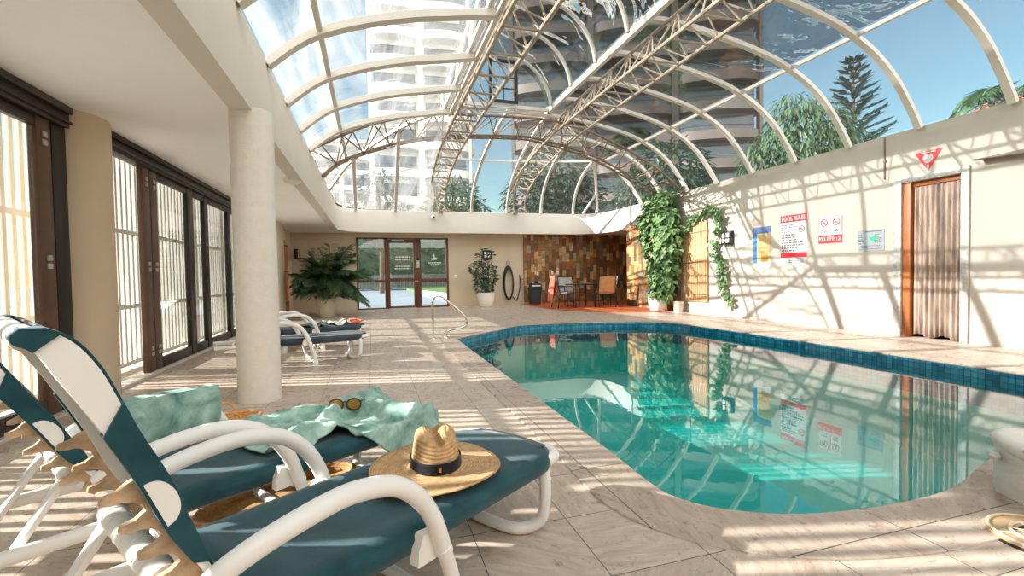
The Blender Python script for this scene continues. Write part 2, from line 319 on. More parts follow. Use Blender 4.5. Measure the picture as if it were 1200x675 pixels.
# ------------------------------------------------------------------ mesh helpers
def link(name, me, mat, parent=None, smooth=True):
    o = bpy.data.objects.new(name, me); C.objects.link(o)
    if parent: o.parent = parent
    for m in (mat if isinstance(mat, list) else [mat]): me.materials.append(M[m] if isinstance(m, str) else m)
    return o
class MB:
    def __init__(s): s.b = bmesh.new(); s.uv = None
    def box(s, lo, hi, bev=0):
        lo, hi = Vector(lo), Vector(hi); c = (lo+hi)/2; d = hi-lo
        m = Matrix.Translation(c) @ Matrix.Diagonal((d.x, d.y, d.z, 1))
        r = bmesh.ops.create_cube(s.b, size=1, matrix=m)
        if bev:
            es = list({e for v in r['verts'] for e in v.link_edges})
            bmesh.ops.bevel(s.b, geom=es, offset=min(bev, min(d)*.45), segments=2, affect='EDGES', profile=.5)
        return s
    def obox(s, c, ax, ay, az, dx, dy, dz, bev=0):
        m = Matrix((ax, ay, az)).transposed().to_4x4(); m.translation = Vector(c)
        m = m @ Matrix.Diagonal((dx, dy, dz, 1))
        r = bmesh.ops.create_cube(s.b, size=1, matrix=m)
        if bev:
            es = list({e for v in r['verts'] for e in v.link_edges})
            bmesh.ops.bevel(s.b, geom=es, offset=min(bev, min(dx, dy, dz)*.45), segments=2, affect='EDGES', profile=.5)
        return s
    def bar(s, p, q, wd, ht=None, up=(0, 0, 1), bev=0):
        p, q = Vector(p), Vector(q); t = (q-p); L = t.length; t.normalize(); up = Vector(up)
        if abs(t.dot(up)) > .98: up = Vector((0, 1, 0)) if abs(t.y) < .9 else Vector((1, 0, 0))
        sd = t.cross(up).normalized(); n = sd.cross(t)
        return s.obox((p+q)/2, t, sd, n, L, wd, ht or wd, bev)
    def tube(s, pts, r, n=10, cyc=False, cap=True):
        pts = [Vector(p) for p in pts]; N = len(pts)
        rs = r if isinstance(r, (list, tuple)) else [r]*N
        tg = []
        for i in range(N):
            a = pts[(i-1) % N] if (cyc or i > 0) else pts[i]; c = pts[(i+1) % N] if (cyc or i < N-1) else pts[i]
            t = (c-a); tg.append(t.normalized() if t.length > 1e-9 else Vector((0, 0, 1)))
        nv = tg[0].orthogonal().normalized(); rings = []
        for i in range(N):
            if i: nv = (nv - tg[i]*nv.dot(tg[i])); nv = nv.normalized() if nv.length > 1e-6 else tg[i].orthogonal().normalized()
            bn = tg[i].cross(nv)
            rings.append([s.b.verts.new(pts[i] + (nv*cos(2*pi*k/n)+bn*sin(2*pi*k/n))*rs[i]) for k in range(n)])
        for i in range(N if cyc else N-1):
            A, B = rings[i], rings[(i+1) % N]
            if cyc and i == N-1:
                off = min(range(n), key=lambda k: (A[0].co-B[k].co).length); B = B[off:]+B[:off]
            for k in range(n): s.b.faces.new((A[k], A[(k+1) % n], B[(k+1) % n], B[k]))
        if cap and not cyc: s.b.faces.new(rings[0][::-1]); s.b.faces.new(rings[-1])
        return s
    def rect(s, pts, wd, dp, side):
        """sweep a rectangle: wd along side, dp across"""
        pts = [Vector(p) for p in pts]; side = Vector(side).normalized(); N = len(pts); rings = []
        for i in range(N):
            t = (pts[min(i+1, N-1)]-pts[max(i-1, 0)]).normalized(); sd = (side - t*side.dot(t)).normalized(); n = t.cross(sd)
            rings.append([s.b.verts.new(pts[i]+sd*a*wd/2+n*c*dp/2) for a, c in ((-1, -1), (1, -1), (1, 1), (-1, 1))])
        for A, B in zip(rings, rings[1:]):
            for k in range(4): s.b.faces.new((A[k], A[(k+1) % 4], B[(k+1) % 4], B[k]))
        s.b.faces.new(rings[0][::-1]); s.b.faces.new(rings[-1]); return s
    def prism(s, poly, axis, a, b2, bev=0):
        """extrude a 2D polygon: axis 'x','y','z' from a to b2"""
        def P(u, v, w): return {'x': (w, u, v), 'y': (u, w, v), 'z': (u, v, w)}[axis]
        A = [s.b.verts.new(P(u, v, a)) for u, v in poly]; B = [s.b.verts.new(P(u, v, b2)) for u, v in poly]; n = len(poly)
        fs = []
        tri = tessellate_polygon([[Vector((u, v, 0)) for u, v in poly]])
        for t in tri:
            fs.append(s.b.faces.new([A[i] for i in t])); fs.append(s.b.faces.new([B[i] for i in t][::-1]))
        for k in range(n): fs.append(s.b.faces.new((A[k], A[(k+1) % n], B[(k+1) % n], B[k])))
        if bev:
            es = [e for e in {e for f in fs for e in f.edges} if len(e.link_faces) == 2 and e.calc_face_angle(0) > .6]
            bmesh.ops.bevel(s.b, geom=es, offset=bev, segments=2, affect='EDGES', profile=.5)
        return s
    def lathe(s, prof, c=(0, 0, 0), n=32, cap=False):
        c = Vector(c); rings = []
        for r, z in prof: rings.append([s.b.verts.new(c+Vector((r*cos(2*pi*k/n), r*sin(2*pi*k/n), z))) for k in range(n)])
        for A, B in zip(rings, rings[1:]):
            for k in range(n): s.b.faces.new((A[k], A[(k+1) % n], B[(k+1) % n], B[k]))
        if cap: s.b.faces.new(rings[0][::-1]); s.b.faces.new(rings[-1])
        return s
    def grid(s, rows, uv=False):
        V = [[s.b.verts.new(p) for p in r] for r in rows]
        for i in range(len(V)-1):
            for j in range(len(V[0])-1): s.b.faces.new((V[i][j], V[i][j+1], V[i+1][j+1], V[i+1][j]))
        return s
    def poly(s, pts, hole=None):
        loops = [[Vector(p) for p in pts]]
        if hole: loops.append([Vector(p) for p in hole])
        vs_ = [s.b.verts.new(p) for l in loops for p in l]
        for t in tessellate_polygon(loops):
            try: s.b.faces.new([vs_[i] for i in t])
            except ValueError: pass
        return s
    def quadcard(s, c, d, nrm, L, W):
        """a folded leaf: two quads about the midrib, pointed at both ends"""
        c, d = Vector(c), Vector(d).normalized(); sd = d.cross(Vector(nrm))
        sd = sd.normalized() if sd.length > 1e-5 else d.orthogonal().normalized(); n = sd.cross(d)
        a = s.b.verts.new(c); e = s.b.verts.new(c+d*L-n*L*.12); m = s.b.verts.new(c+d*L*.45)
        l = s.b.verts.new(c+d*L*.42+sd*W*.5+n*W*.16); r = s.b.verts.new(c+d*L*.42-sd*W*.5+n*W*.16)
        for f in ((a, m, l), (m, e, l), (a, r, m), (m, r, e)): s.b.faces.new(f)
        return s
    def build(s, name, mat, parent=None, smooth=True, angle=35, uvfn=None, solid=0, sub=0, normals=True, weld=False):
        if weld: bmesh.ops.remove_doubles(s.b, verts=s.b.verts, dist=1e-5)
        if normals: bmesh.ops.recalc_face_normals(s.b, faces=s.b.faces)
        if uvfn:
            L = s.b.loops.layers.uv.new('uv')
            for f in s.b.faces:
                for lp in f.loops: lp[L].uv = uvfn(lp.vert.co, f.normal)
        me = bpy.data.meshes.new(name); s.b.to_mesh(me); s.b.free()
        if smooth:
            for p in me.polygons: p.use_smooth = True
            if angle: me.set_sharp_from_angle(angle=radians(angle))
        o = link(name, me, mat, parent)
        if solid:
            m = o.modifiers.new('thickness', 'SOLIDIFY'); m.thickness = solid; m.offset = 0
        if sub:
            m = o.modifiers.new('smooth', 'SUBSURF'); m.levels = m.render_levels = sub
        return o
def tag(o, label=None, cat=None, group=None, kind=None):
    for k, v in (('label', label), ('category', cat), ('group', group), ('kind', kind)):
        if v: o[k] = v
    return o
def thing(name, label, cat, loc=(0, 0, 0), rz=0, group=None):
    o = bpy.data.objects.new(name, None); C.objects.link(o); o.location = loc; o.rotation_euler = (0, 0, rz); o.empty_display_size = .1
    return tag(o, label, cat, group)
def struct(o, label=None): return tag(o, label, None, None, 'structure')
def kids(o): return [c for c in bpy.data.objects if c.parent == o]
def copy_tree(o, parent=None):
    c = o.copy(); C.objects.link(c); c.parent = parent
    for ch in kids(o): copy_tree(ch, c)
    return c
def bez(pts, n=6):
    """Catmull-Rom through the points"""
    P = [Vector(p) for p in pts]; out = []
    for i in range(len(P)-1):
        a, b, c, d = P[max(i-1, 0)], P[i], P[i+1], P[min(i+2, len(P)-1)]
        for k in range(n):
            t = k/n; out.append(.5*((2*b)+(c-a)*t+(2*a-5*b+4*c-d)*t*t+(3*b-a-3*c+d)*t**3))
    out.append(P[-1]); return out
# ================================================================== THE SETTING
def arc(c, r, a0, a1, n=10):
    return [(c[0]+r*cos(radians(a0+(a1-a0)*k/n)), c[1]+r*sin(radians(a0+(a1-a0)*k/n))) for k in range(n+1)]
ZB, ZT, XL, XF, XR, YB = 2.36, 3.0, -2.26, -.87, 7.49, 15.1
ring = [(XF, -3.2), (XF, 4), (XF, 9), (XF, 12)] + arc((.05, 13.58), .92, 180, 90) + [(2, 14.5), (4, 14.5)] + arc((6.35, 13.4), 1.1, 90, 0) + [(7.45, 12.9), (7.45, 12.4)]

# pool outline, clockwise from the far left corner
pool = [(1.26, 7.33)] + [(1.25, y) for y in (6.3, 5.2, 4.2, 3.2, 2.3)]
pool += [tuple(p[:2]) for p in bez([(1.235, 2.0, 0), (1.25, 1.78, 0), (1.38, 1.6, 0), (1.66, 1.46, 0), (2.06, 1.40, 0), (2.5, 1.42, 0), (3.04, 1.57, 0), (3.8, 1.72, 0), (4.8, 1.82, 0), (5.5, 2.02, 0), (5.79, 2.5, 0)], 6)]
pool += [(5.80, 3.2), (5.81, 4.2), (5.82, 5.2)]
pool += [tuple(p[:2]) for p in bez([(5.82, 6.2, 0), (5.8, 6.9, 0), (5.74, 7.55, 0), (5.5, 8.1, 0), (5.0, 8.45, 0), (4.3, 8.68, 0), (3.5, 8.82, 0), (2.85, 8.8, 0), (2.5, 8.58, 0), (2.2, 8.22, 0), (1.85, 7.92, 0), (1.5, 7.58, 0)], 5)]
def offset_loop(loop, d):
    out = []; n = len(loop)
    for i in range(n):
        a, b, c = Vector(loop[i-1]), Vector(loop[i]), Vector(loop[(i+1) % n])
        t = ((b-a).normalized()+(c-b).normalized()); t = t.normalized() if t.length > 1e-6 else (c-b).normalized()
        out.append((b.x+t.y*-d, b.y+t.x*d))
    return out
area = sum(pool[i-1][0]*pool[i][1]-pool[i][0]*pool[i-1][1] for i in range(len(pool)))
SG = -1 if area > 0 else 1
copo = offset_loop(pool, .30*SG)

# floor with the pool cut out
m = MB(); m.poly([(-2.7, -3.2, 0), (9.5, -3.2, 0), (9.5, 15.4, 0), (-2.7, 15.4, 0)], [(x, y, 0) for x, y in pool])
for f in m.b.faces:
    f.normal_update()
    if f.normal.z < 0: f.normal_flip()
struct(m.build('floor', 'floor', normals=False, smooth=False), 'pale travertine tile deck round the pool')
# coping stones
m = MB(); n = len(pool); inn = offset_loop(pool, -.012*SG)
prof = [[(x, y, .001) for x, y in copo], [(x, y, .006) for x, y in offset_loop(copo, -.004*SG)], [(x, y, .006) for x, y in offset_loop(pool, .012*SG)],
        [(x, y, .0) for x, y in inn], [(x, y, -.014) for x, y in inn], [(x, y, -.026) for x, y in offset_loop(pool, .004*SG)]]
R0 = [[m.b.verts.new(p) for p in r] for r in prof]
for A, B in zip(R0, R0[1:]):
    for k in range(n): m.b.faces.new((A[k], A[(k+1) % n], B[(k+1) % n], B[k]))
struct(m.build('trim_1', 'coping'), 'travertine coping along the pool edge')
# basin: mosaic band above plain plaster
acc = [0]
for i in range(n): acc.append(acc[-1] + (Vector(pool[(i+1) % n])-Vector(pool[i])).length)
def wall_ring(z0, z1, name, mat, parent=None, ins=0):
    m = MB(); L = m.b.loops.layers.uv.new('uv'); P = offset_loop(pool, -ins*SG) if ins else pool
    for i in range(n):
        a, b = P[i], P[(i+1) % n]
        f = m.b.faces.new([m.b.verts.new(p) for p in ((*a, z0), (*b, z0), (*b, z1), (*a, z1))])
        for lp, uv in zip(f.loops, ((acc[i], z0), (acc[i+1], z0), (acc[i+1], z1), (acc[i], z1))): lp[L].uv = uv
    bmesh.ops.remove_doubles(m.b, verts=m.b.verts, dist=1e-5)
    return m.build(name, mat, parent, normals=False)
basin = bpy.data.objects.new('pool_basin', None); C.objects.link(basin); struct(basin, 'tiled swimming pool basin with a curved outline')
wall_ring(-.40, -.02, 'tile_band', 'mosaic', basin); wall_ring(-1.05, -.40, 'basin_wall', 'pool', basin)
MB().poly([(x, y, -1.05) for x, y in pool]).build('basin_floor', 'pool', basin, normals=False)
# a rounded entry step under water in the far left corner
m = MB(); pts = [(1.27, 7.30)] + [(1.27+.62*cos(radians(a)), 6.95+.62*sin(radians(a))) for a in range(-90, 46, 9)]
m.prism(pts, 'z', -1.0, -.36, .012); uvz = lambda co, nr: (co.x, co.y) if abs(nr.z) > .5 else (co.x+co.y, co.z)
m.build('entry_step', 'mosaic', basin, uvfn=uvz)
m = MB(); m.tube([(x, y, -.352) for x, y in pts[1:]], .014, 6); m.build('step_nosing', 'signwhite', basin)
m = MB(); m.lathe([(0.0, -1.03), (.1, -1.03), (.12, -1.045)], (4.1, 5.6, 0), 20); m.build('floor_drain', 'signwhite', basin)
for y in (6.65,):
    m = MB(); m.box((5.815, y-.08, -.075), (5.822, y+.08, -.03)); mk = m.build('depth_tile', 'signwhite', basin)
wt = MB().poly([(x, y, -.115) for x, y in offset_loop(pool, -.001*SG)])
for f in wt.b.faces:
    f.normal_update()
    if f.normal.z < 0: f.normal_flip()
tag(wt.build('pool_water', 'water', normals=False), 'clear turquoise water filling the swimming pool', 'water', None, 'stuff')
# terracotta patch in the alcove
m = MB(); pt = [tuple(p[:2]) for p in bez([(4.85, 15.1, 0), (4.82, 13.6, 0), (4.88, 12.2, 0), (5.2, 11.25, 0), (5.8, 10.6, 0), (6.6, 10.2, 0), (7.45, 10.08, 0)], 6)]
m.prism(pt+[(7.45, 12.5), (9.4, 12.5), (9.4, 15.1)], 'z', -.02, .006)
struct(m.build('trim_2', 'terracotta'), 'terracotta paving under the table and chairs')

# walls
def boxes(name, mat, lst, label, parent=None):
    m = MB()
    for lo, hi in lst: m.box(lo, hi)
    return struct(m.build(name, mat, parent, smooth=False), label)
boxes('wall_right', 'plaster', [((XR, -3.2, -.05), (7.68, 4.16, ZT)), ((XR, 5.0, -.05), (7.68, 12.54, ZT)), ((XR, 4.16, 2.28), (7.68, 5.0, ZT))], 'sunlit white rendered wall with the pool signs')
m = MB(); m.box((7.43, 10.08, 0), (XR, 12.56, 2.40)); m.box((7.43, 12.54, 0), (7.68, 12.57, 2.40))
struct(m.build('wall_slate_return', 'slate', smooth=False, uvfn=lambda co, nr: (co.y+3.3, co.z) if abs(nr.x) > .5 else (co.x, co.z)), 'slate clad end of the right wall')
m = MB(); m.box((4.96, YB-.06, 0), (9.4, YB+.2, 2.5)); m.box((9.3, 12.5, 0), (9.5, YB, 2.5)); m.box((7.68, 12.42, 0), (9.5, 12.55, 2.5))
struct(m.build('wall_slate', 'slate', smooth=False, uvfn=lambda co, nr: (co.x, co.z) if abs(nr.y) > .5 else (co.y, co.z)), 'slate clad back wall of the seating alcove')
boxes('wall_back', 'tan', [((-2.5, YB, 0), (-.43, YB+.2, 2.5)), ((2.4, YB, 0), (4.96, YB+.2, 2.5)), ((-.43, YB, 2.22), (2.4, YB+.2, 2.5))], 'tan back wall round the glazed door')
boxes('wall_left', 'beige', [((-2.55, 12.15, 0), (XL, YB, ZB+.1)), ((-2.55, -3.2, 0), (XL, -1.0, ZB+.1)), ((-2.55, -1, ZB), (XL, 12.2, ZB+.25)), ((XL, 12.2, 0), (XL+.16, 13.0, ZB))], 'beige end of the window wall')
boxes('wall_near', 'beige', [((-2.5, -3.4, 0), (7.7, -3.2, ZT))], 'beige wall behind the viewer')
m = MB(); m.prism([(XL-.2, 4.52), (XL-.2, 5.05), (XL-.02, 5.05)] + [(XL-.02+.17*sin(radians(a)), 4.785+.26*cos(radians(a))) for a in range(10, 180, 17)] + [(XL-.02, 4.52)], 'z', 0, ZB)
struct(m.build('wall_pier', 'tan'), 'tan rounded pier between the window bays')
for nm, (x, y, r), lb in (('column', (-.91, 4.30, .165), 'round white textured column between the loungers and the windows'),):
    m = MB(); m.lathe([(r, 0), (r, .02), (r*.985, .05), (r*.97, 1.2), (r*.985, 2.3), (r*.985, ZB)], (x, y, 0), 40)
    tag(m.build(nm, 'column'), lb, 'column')
# ceiling slab outside the roof opening
m = MB(); outer = [(-2.55, -3.2), (-2.55, 15.3), (9.5, 15.3), (9.5, 12.4)]
rc = [(XF-.08, -3.2)] + offset_loop(ring, .08)[1:-1] + [(7.53, 12.4)]; m.prism(outer + rc[::-1], 'z', ZB, ZB+.1)
struct(m.build('ceiling', 'ceil', smooth=False), 'low white ceiling over the walkway')
# fascia ring beam
m = MB(); o2 = offset_loop(ring, .16)[1:-1]; o2 = [(XF-.16, -3.2)] + o2 + [(7.61, 12.4)]
rows = []
for (a, b) in zip(ring, o2): rows.append([(*a, ZB-.03), (*a, ZT-.015), (a[0]*.9+b[0]*.1, a[1]*.9+b[1]*.1, ZT), (*b, ZT), (*b, ZB-.03), (*a, ZB-.03)])
m.grid(rows); struct(m.build('trim_3', 'fascia', angle=50), 'curved white fascia beam carrying the glass roof')

# ---- left windows
def window(name, y0, y1, stiles, panes, label, header=(2.2, ZB)):
    o = bpy.data.objects.new(name, None); C.objects.link(o); struct(o, label)
    m = MB(); m.box((XL-.09, y0, header[0]), (XL+.03, y1, header[1]-.05), .006); m.box((XL-.05, y0, header[1]-.055), (XL+.06, y1, header[1]-.001), .01)
    m.box((XL-.09, y0, header[0]+.03), (XL+.05, y1, header[0]+.045)); m.build('header_track', 'bronze', o)
    m = MB(); m.box((XL-.09, y0, 0), (XL+.04, y1, .025), .004); m.build('sill_track', 'roofwhite', o)
    for a, b, mt in stiles:
        m = MB(); m.box((XL-.06, a, .026), (XL+.0, b, 2.2), .008); st = m.build('stile', mt, o)
        if mt == 'brownframe':
            m = MB()
            for z in (.25, 1.15, 2.05):
                for k in (-1, 1): m.box((XL, (a+b)/2-.025, z+k*.03-.02), (XL+.012, (a+b)/2+.025, z+k*.03+.02), .003)
            m.build('hinge', 'galv', st)
    for a, b in panes:
        m = MB(); m.box((XL-.05, a, .026), (XL-.005, b, .14), .006); m.box((XL-.05, a, 2.12), (XL-.005, b, 2.2), .006); m.build('rail', 'bronze', o)
        m = MB(); m.box((XL-.032, a, .14), (XL-.026, b, 2.12)); m.build('pane', 'glass', o)
    return o
window('window_1', -1.0, 4.52, [(-1, -.85, 'bronze'), (.75, .95, 'bronze'), (2.4, 2.58, 'bronze'), (4.18, 4.34, 'brownframe'), (4.35, 4.52, 'black')], [(-.85, .75), (.95, 2.4), (2.58, 4.18)], 'large dark framed sliding window nearest the viewer')
window('window_2', 5.05, 12.15, [(5.05, 5.1, 'bronze'), (5.79, 5.95, 'brownframe'), (5.965, 6.125, 'brownframe'), (7.03, 7.22, 'bronze'), (7.66, 7.82, 'bronze'), (8.78, 8.95, 'bronze'), (9.9, 10.08, 'bronze'), (11.05, 11.2, 'bronze'), (12.05, 12.15, 'bronze')],
       [(6.125, 7.03), (7.22, 7.66), (7.82, 8.78), (8.95, 9.9), (10.08, 11.05), (11.2, 12.05)], 'run of dark framed folding glass doors along the left wall')
# white bar screens just outside
def screen(y0, y1, label):
    t = thing('bar_screen', label, 'screen', (XL-.42, y0, 0), 0, 'white bar screens outside the windows'); w_ = y1-y0
    for y in (0, w_-.06):
        MB().box((-.03, y, -.02), (.03, y+.06, 2.5), .004).build('post', 'slat', t)
    for z in (.06, .71, 1.56, 2.4): MB().box((-.022, .06, z-.025), (.022, w_-.06, z+.025), .003).build('rail', 'slat', t)
    m = MB(); k = int((w_-.12)/.108)
    for i in range(k):
        y = .06+(w_-.12)*(i+.5)/k; m.box((-.014, y-.021, .05), (.014, y+.021, 2.45))
    m.build('bars', 'slat', t, smooth=False)
ys = [-1.6, .2, 1.75, 3.3, 4.98, 5.72, 7.1, 8.5, 9.9, 11.3, 12.6]
nms = ['white bar screen outside the rear of the nearest window', 'white bar screen outside the near window, second from the viewer', 'white bar screen outside the near window behind the front lounger', 'white bar screen outside the near window ending at the tan pier', 'narrow white bar screen in the open doorway beside the tan pier',
       'white bar screen behind the first folded glass door', 'white bar screen behind the second and third glass doors', 'white bar screen behind the glass doors beside the round column', 'white bar screen seen just past the round column', 'white bar screen at the far end of the glass doors']
for a, b, l in zip(ys, ys[1:], nms): screen(a+.01, b-.01, l)

# ---- glazed back door
dr = bpy.data.objects.new('door_1', None); C.objects.link(dr); struct(dr, 'brown framed glass door with fixed side panes in the back wall')
m = MB(); z1 = 2.22
for a, b in ((-.43, -.38), (.40, .50), (2.33, 2.40)): m.box((a, YB-.02, 0), (b, YB+.08, z1), .006)
m.box((-.43, YB-.02, z1-.05), (2.40, YB+.08, z1), .006); m.box((-.38, YB-.01, 0), (.4, YB+.06, .035)); m.box((1.5, YB-.01, 0), (2.33, YB+.06, .05)); m.box((-.38, YB-.01, .83), (.4, YB+.06, .91)); m.box((1.5, YB-.01, .82), (2.33, YB+.06, .93), .004)
m.build('frame', 'redwood', dr)
m = MB(); m.box((1.36, YB-.03, 0), (1.52, YB+.08, z1-.05), .006); m.build('jamb', 'redwood', dr)
m = MB(); m.box((.50, YB-.02, .01), (.56, YB+.05, 2.16), .006); m.box((1.29, YB-.02, .01), (1.36, YB+.05, 2.16), .006); m.box((.56, YB-.02, .01), (1.29, YB+.05, .07)); m.box((.56, YB-.02, .85), (1.29, YB+.05, .95)); m.box((.56, YB-.02, 2.06), (1.29, YB+.05, 2.16))
leaf = m.build('door_leaf', 'redwood', dr)
m = MB(); m.box((1.38, YB-.06, 1.27), (1.47, YB-.02, 1.5), .008); m.build('keypad', 'galv', leaf)
m = MB(); m.box((1.39, YB-.06, 1.5), (1.46, YB-.02, 1.62), .008); m.build('keypad_reader', 'black', leaf)
m = MB(); m.tube([(1.31, YB-.03, .86), (1.31, YB-.08, .86), (1.42, YB-.085, .86)], .012, 8); m.build('handle', 'steel', leaf)
m = MB(); m.box((.62, YB-.07, 2.1), (1.0, YB-.02, 2.16), .008); m.build('closer', 'galv', leaf)
for a, b, c, d in ((-.38, .4, .035, .83), (-.38, .4, .91, 2.17), (.56, 1.29, .07, .85), (.56, 1.29, .95, 2.06), (1.52, 2.33, .05, .82), (1.52, 2.33, .93, 2.17)):
    MB().box((a, YB+.015, c), (b, YB+.021, d)).build('pane', 'glass', dr)
def strokes(m, x0, x1, z0, z1_, lines, pt, rnd, fill=.55):
    """rows of small uneven dashes: print too small to read"""
    h = (z1_-z0)/lines
    for i in range(lines):
        z = z1_-(i+.5)*h; ind = rnd.random()*.15*(x1-x0); x = x0+ind*(lines < 4)
        end = x1-ind*(lines < 4) if lines < 4 else x0+(x1-x0)*rnd.uniform(.5, 1)
        while x < end-.01:
            L = rnd.uniform(.5, 1.6)*h*.9; L = min(L, end-x); pt(m, x, x+L, z-h*fill/2, z+h*fill/2); x += L+h*.28
def back_pt(m, a, b, c, d): m.box((a, YB+.006, c), (b, YB+.013, d))
r2 = random.Random(3)
for a, b, c, d, k in ((.72, 1.2, 1.5, 1.66, 2), (.66, 1.24, 1.22, 1.36, 2), (1.76, 2.16, 1.34, 1.46, 2)):
    m = MB(); strokes(m, a, b, c, d, k, back_pt, r2); m.build('lettering', 'signwhite', dr, smooth=False)
m = MB(); m.prism([(1.86, 1.52), (2.02, 1.52), (2.05, 1.58), (1.97, 1.6), (1.95, 1.72), (1.9, 1.66), (1.92, 1.58), (1.85, 1.57)], 'y', YB+.006, YB+.013); m.build('emblem', 'signwhite', dr, smooth=False)

# ---- right doorway with its hanging corrugated sheet
d2 = bpy.data.objects.new('door_2', None); C.objects.link(d2); struct(d2, 'doorway in the white wall hung with clouded corrugated plastic')
m = MB(); x0 = XR-.035
m.box((x0, 4.93, 0), (XR+.06, 5.04, 2.33), .005); m.box((x0, 4.12, 0), (XR+.06, 4.21, 2.33), .005); m.box((x0, 4.21, 2.24), (XR+.06, 4.93, 2.33), .005); m.build('frame', 'galv', d2)
m = MB(); m.box((XR-.0, 4.83, 0), (7.66, 4.93, 2.24), .004); m.box((XR+.05, 4.21, 2.17), (7.66, 4.83, 2.24), .004); m.box((XR+.05, 4.21, 0), (7.66, 4.25, 2.17), .004)
m.build('jamb', 'jamb', d2)
rows = []
for j in range(12):
    z = .03+2.13*j/11; row = []
    for i in range(121):
        t = i/120; y = 4.815-t*.58; ph = t*9*2*pi
        row.append((XR+.045+.026*cos(ph)*(.8+.4*noise.noise((t*3, z, 2)))-.015*t*(1-z/2.2), y, z+.025*sin(t*12)*(j == 0)))
    rows.append(row)
MB().grid(rows).build('plastic_curtain', 'pvc', d2, solid=.003, angle=0)
m = MB()
for z in (.9, 1.95): m.box((XR+.085, 4.26, z-.025), (XR+.105, 4.82, z+.025))
m.build('batten', 'jamb', d2)
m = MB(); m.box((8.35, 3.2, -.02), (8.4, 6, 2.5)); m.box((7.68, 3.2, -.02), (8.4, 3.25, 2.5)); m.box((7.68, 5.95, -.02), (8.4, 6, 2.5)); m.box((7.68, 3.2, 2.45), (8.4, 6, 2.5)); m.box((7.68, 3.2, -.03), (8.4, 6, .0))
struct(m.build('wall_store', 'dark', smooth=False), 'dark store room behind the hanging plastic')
# ================================================================== GLASS ROOF AND TRUSSES
roof = thing('glass_roof', 'arched glass roof with cream ribs spanning the whole pool hall', 'roof', (3.3, 5, ZT))
RO = Vector((3.3, 5, ZT))
def rl(p): return Vector(p)-RO
PRr = [Vector((x, 0, z)) for x, z in ((3.68, 4.53), (4.1, 4.54), (4.55, 4.5), (5.15, 4.41), (5.8, 4.27), (6.2, 4.13), (6.6, 3.93), (6.95, 3.66), (7.2, 3.37), (7.38, 3.12), (7.45, 3.0))]
PLf = [Vector((x, 0, z)) for x, z in ((-.87, 3.0), (-.64, 3.2), (-.41, 3.345), (0, 3.5), (.45, 3.62), (.9, 3.7), (1.3, 3.77))]
PRr = bez(PRr, 3); PLf = bez(PLf, 4)
def at_y(prof, y): return [Vector((p.x, y, p.z)) for p in prof]
def clip_x(prof, y, xmin):
    q = [p for p in prof if p.x >= xmin-1e-6]
    return at_y(q, y)
yR = [3.69+1.01*k for k in range(-6, 7)]; yL = [3.79+1.01*k for k in range(-6, 5)]
Y0 = -3.0
rcur = [at_y(PRr, y) for y in yR] + [clip_x(PRr, 10.76, 4.9), clip_x(PRr, 11.77, 5.75)]
lcur = [at_y(PLf, y) for y in yL]
for c in rcur: MB().rect([rl(p)-Vector((0, 0, .03)) for p in c], .085, .06, (0, 1, 0)).build('rib', 'roofwhite', roof)
for c in lcur: MB().rect([rl(p)-Vector((0, 0, .03)) for p in c], .105, .07, (0, 1, 0)).build('rib', 'roofwhite', roof)
def resample(c, n):
    L = [0]
    for a, b in zip(c, c[1:]): L.append(L[-1]+(b-a).length)
    out = []
    for k in range(n+1):
        s = L[-1]*k/n; i = 0
        while i < len(L)-2 and L[i+1] < s: i += 1
        t = (s-L[i])/max(L[i+1]-L[i], 1e-9); out.append(c[i].lerp(c[i+1], min(1, max(0, t))))
    return out
def panel(c1, c2, mat, n=16, k=5, up=.012):
    A, B = resample(c1, n), resample(c2, n); rows = []
    for i in range(k+1): rows.append([rl(a.lerp(b, i/k))+Vector((0, 0, up)) for a, b in zip(A, B)])
    return MB().grid(rows).build('roof_sheet', mat, roof, angle=0)
def split_x(c, x):
    return [p for p in c if p.x <= x+.05], [p for p in c if p.x >= x-.2]
for a, b in zip(rcur, rcur[1:]):
    (a1, a2), (b1, b2) = split_x(a, 6.24), split_x(b, 6.24)
    if len(a1) > 1 and len(b1) > 1: panel(a1, b1, 'polywavy')
    panel(a2, b2, 'poly')
for a, b in zip(lcur, lcur[1:]): panel(a, b, 'polymilk')
# purlins and ridge rails
def line(name, pts, wd=.05, dp=.05, mat='roofwhite', side=(0, 0, 1)): return MB().rect([rl(p) for p in pts], wd, dp, side).build(name, mat, roof)
line('purlin', [(6.24, Y0, 4.10), (6.24, 11.9, 4.10)]); line('purlin', [(-.41, Y0, 3.33), (-.41, 10.0, 3.33)])
line('ridge_rail', [(1.33, Y0, 3.76), (1.33, 7.95, 3.76)], .12, .05); line('ridge_rail', [(1.24, Y0, 3.80), (1.24, 7.95, 3.80)], .05, .05)
line('ridge_rail', [(3.68, Y0, 4.47), (3.68, 9.5, 4.47)], .14, .07)
line('end_beam', [(1.42, 9.28, 4.45), (3.75, 9.28, 4.45)], .07, .06); line('end_beam', [(1.40, 9.36, 4.37), (3.75, 9.36, 4.37)], .05, .05)
line('end_beam', [(1.33, 7.9, 3.8), (1.42, 9.28, 4.45)], .06, .06, side=(1, 0, 0))
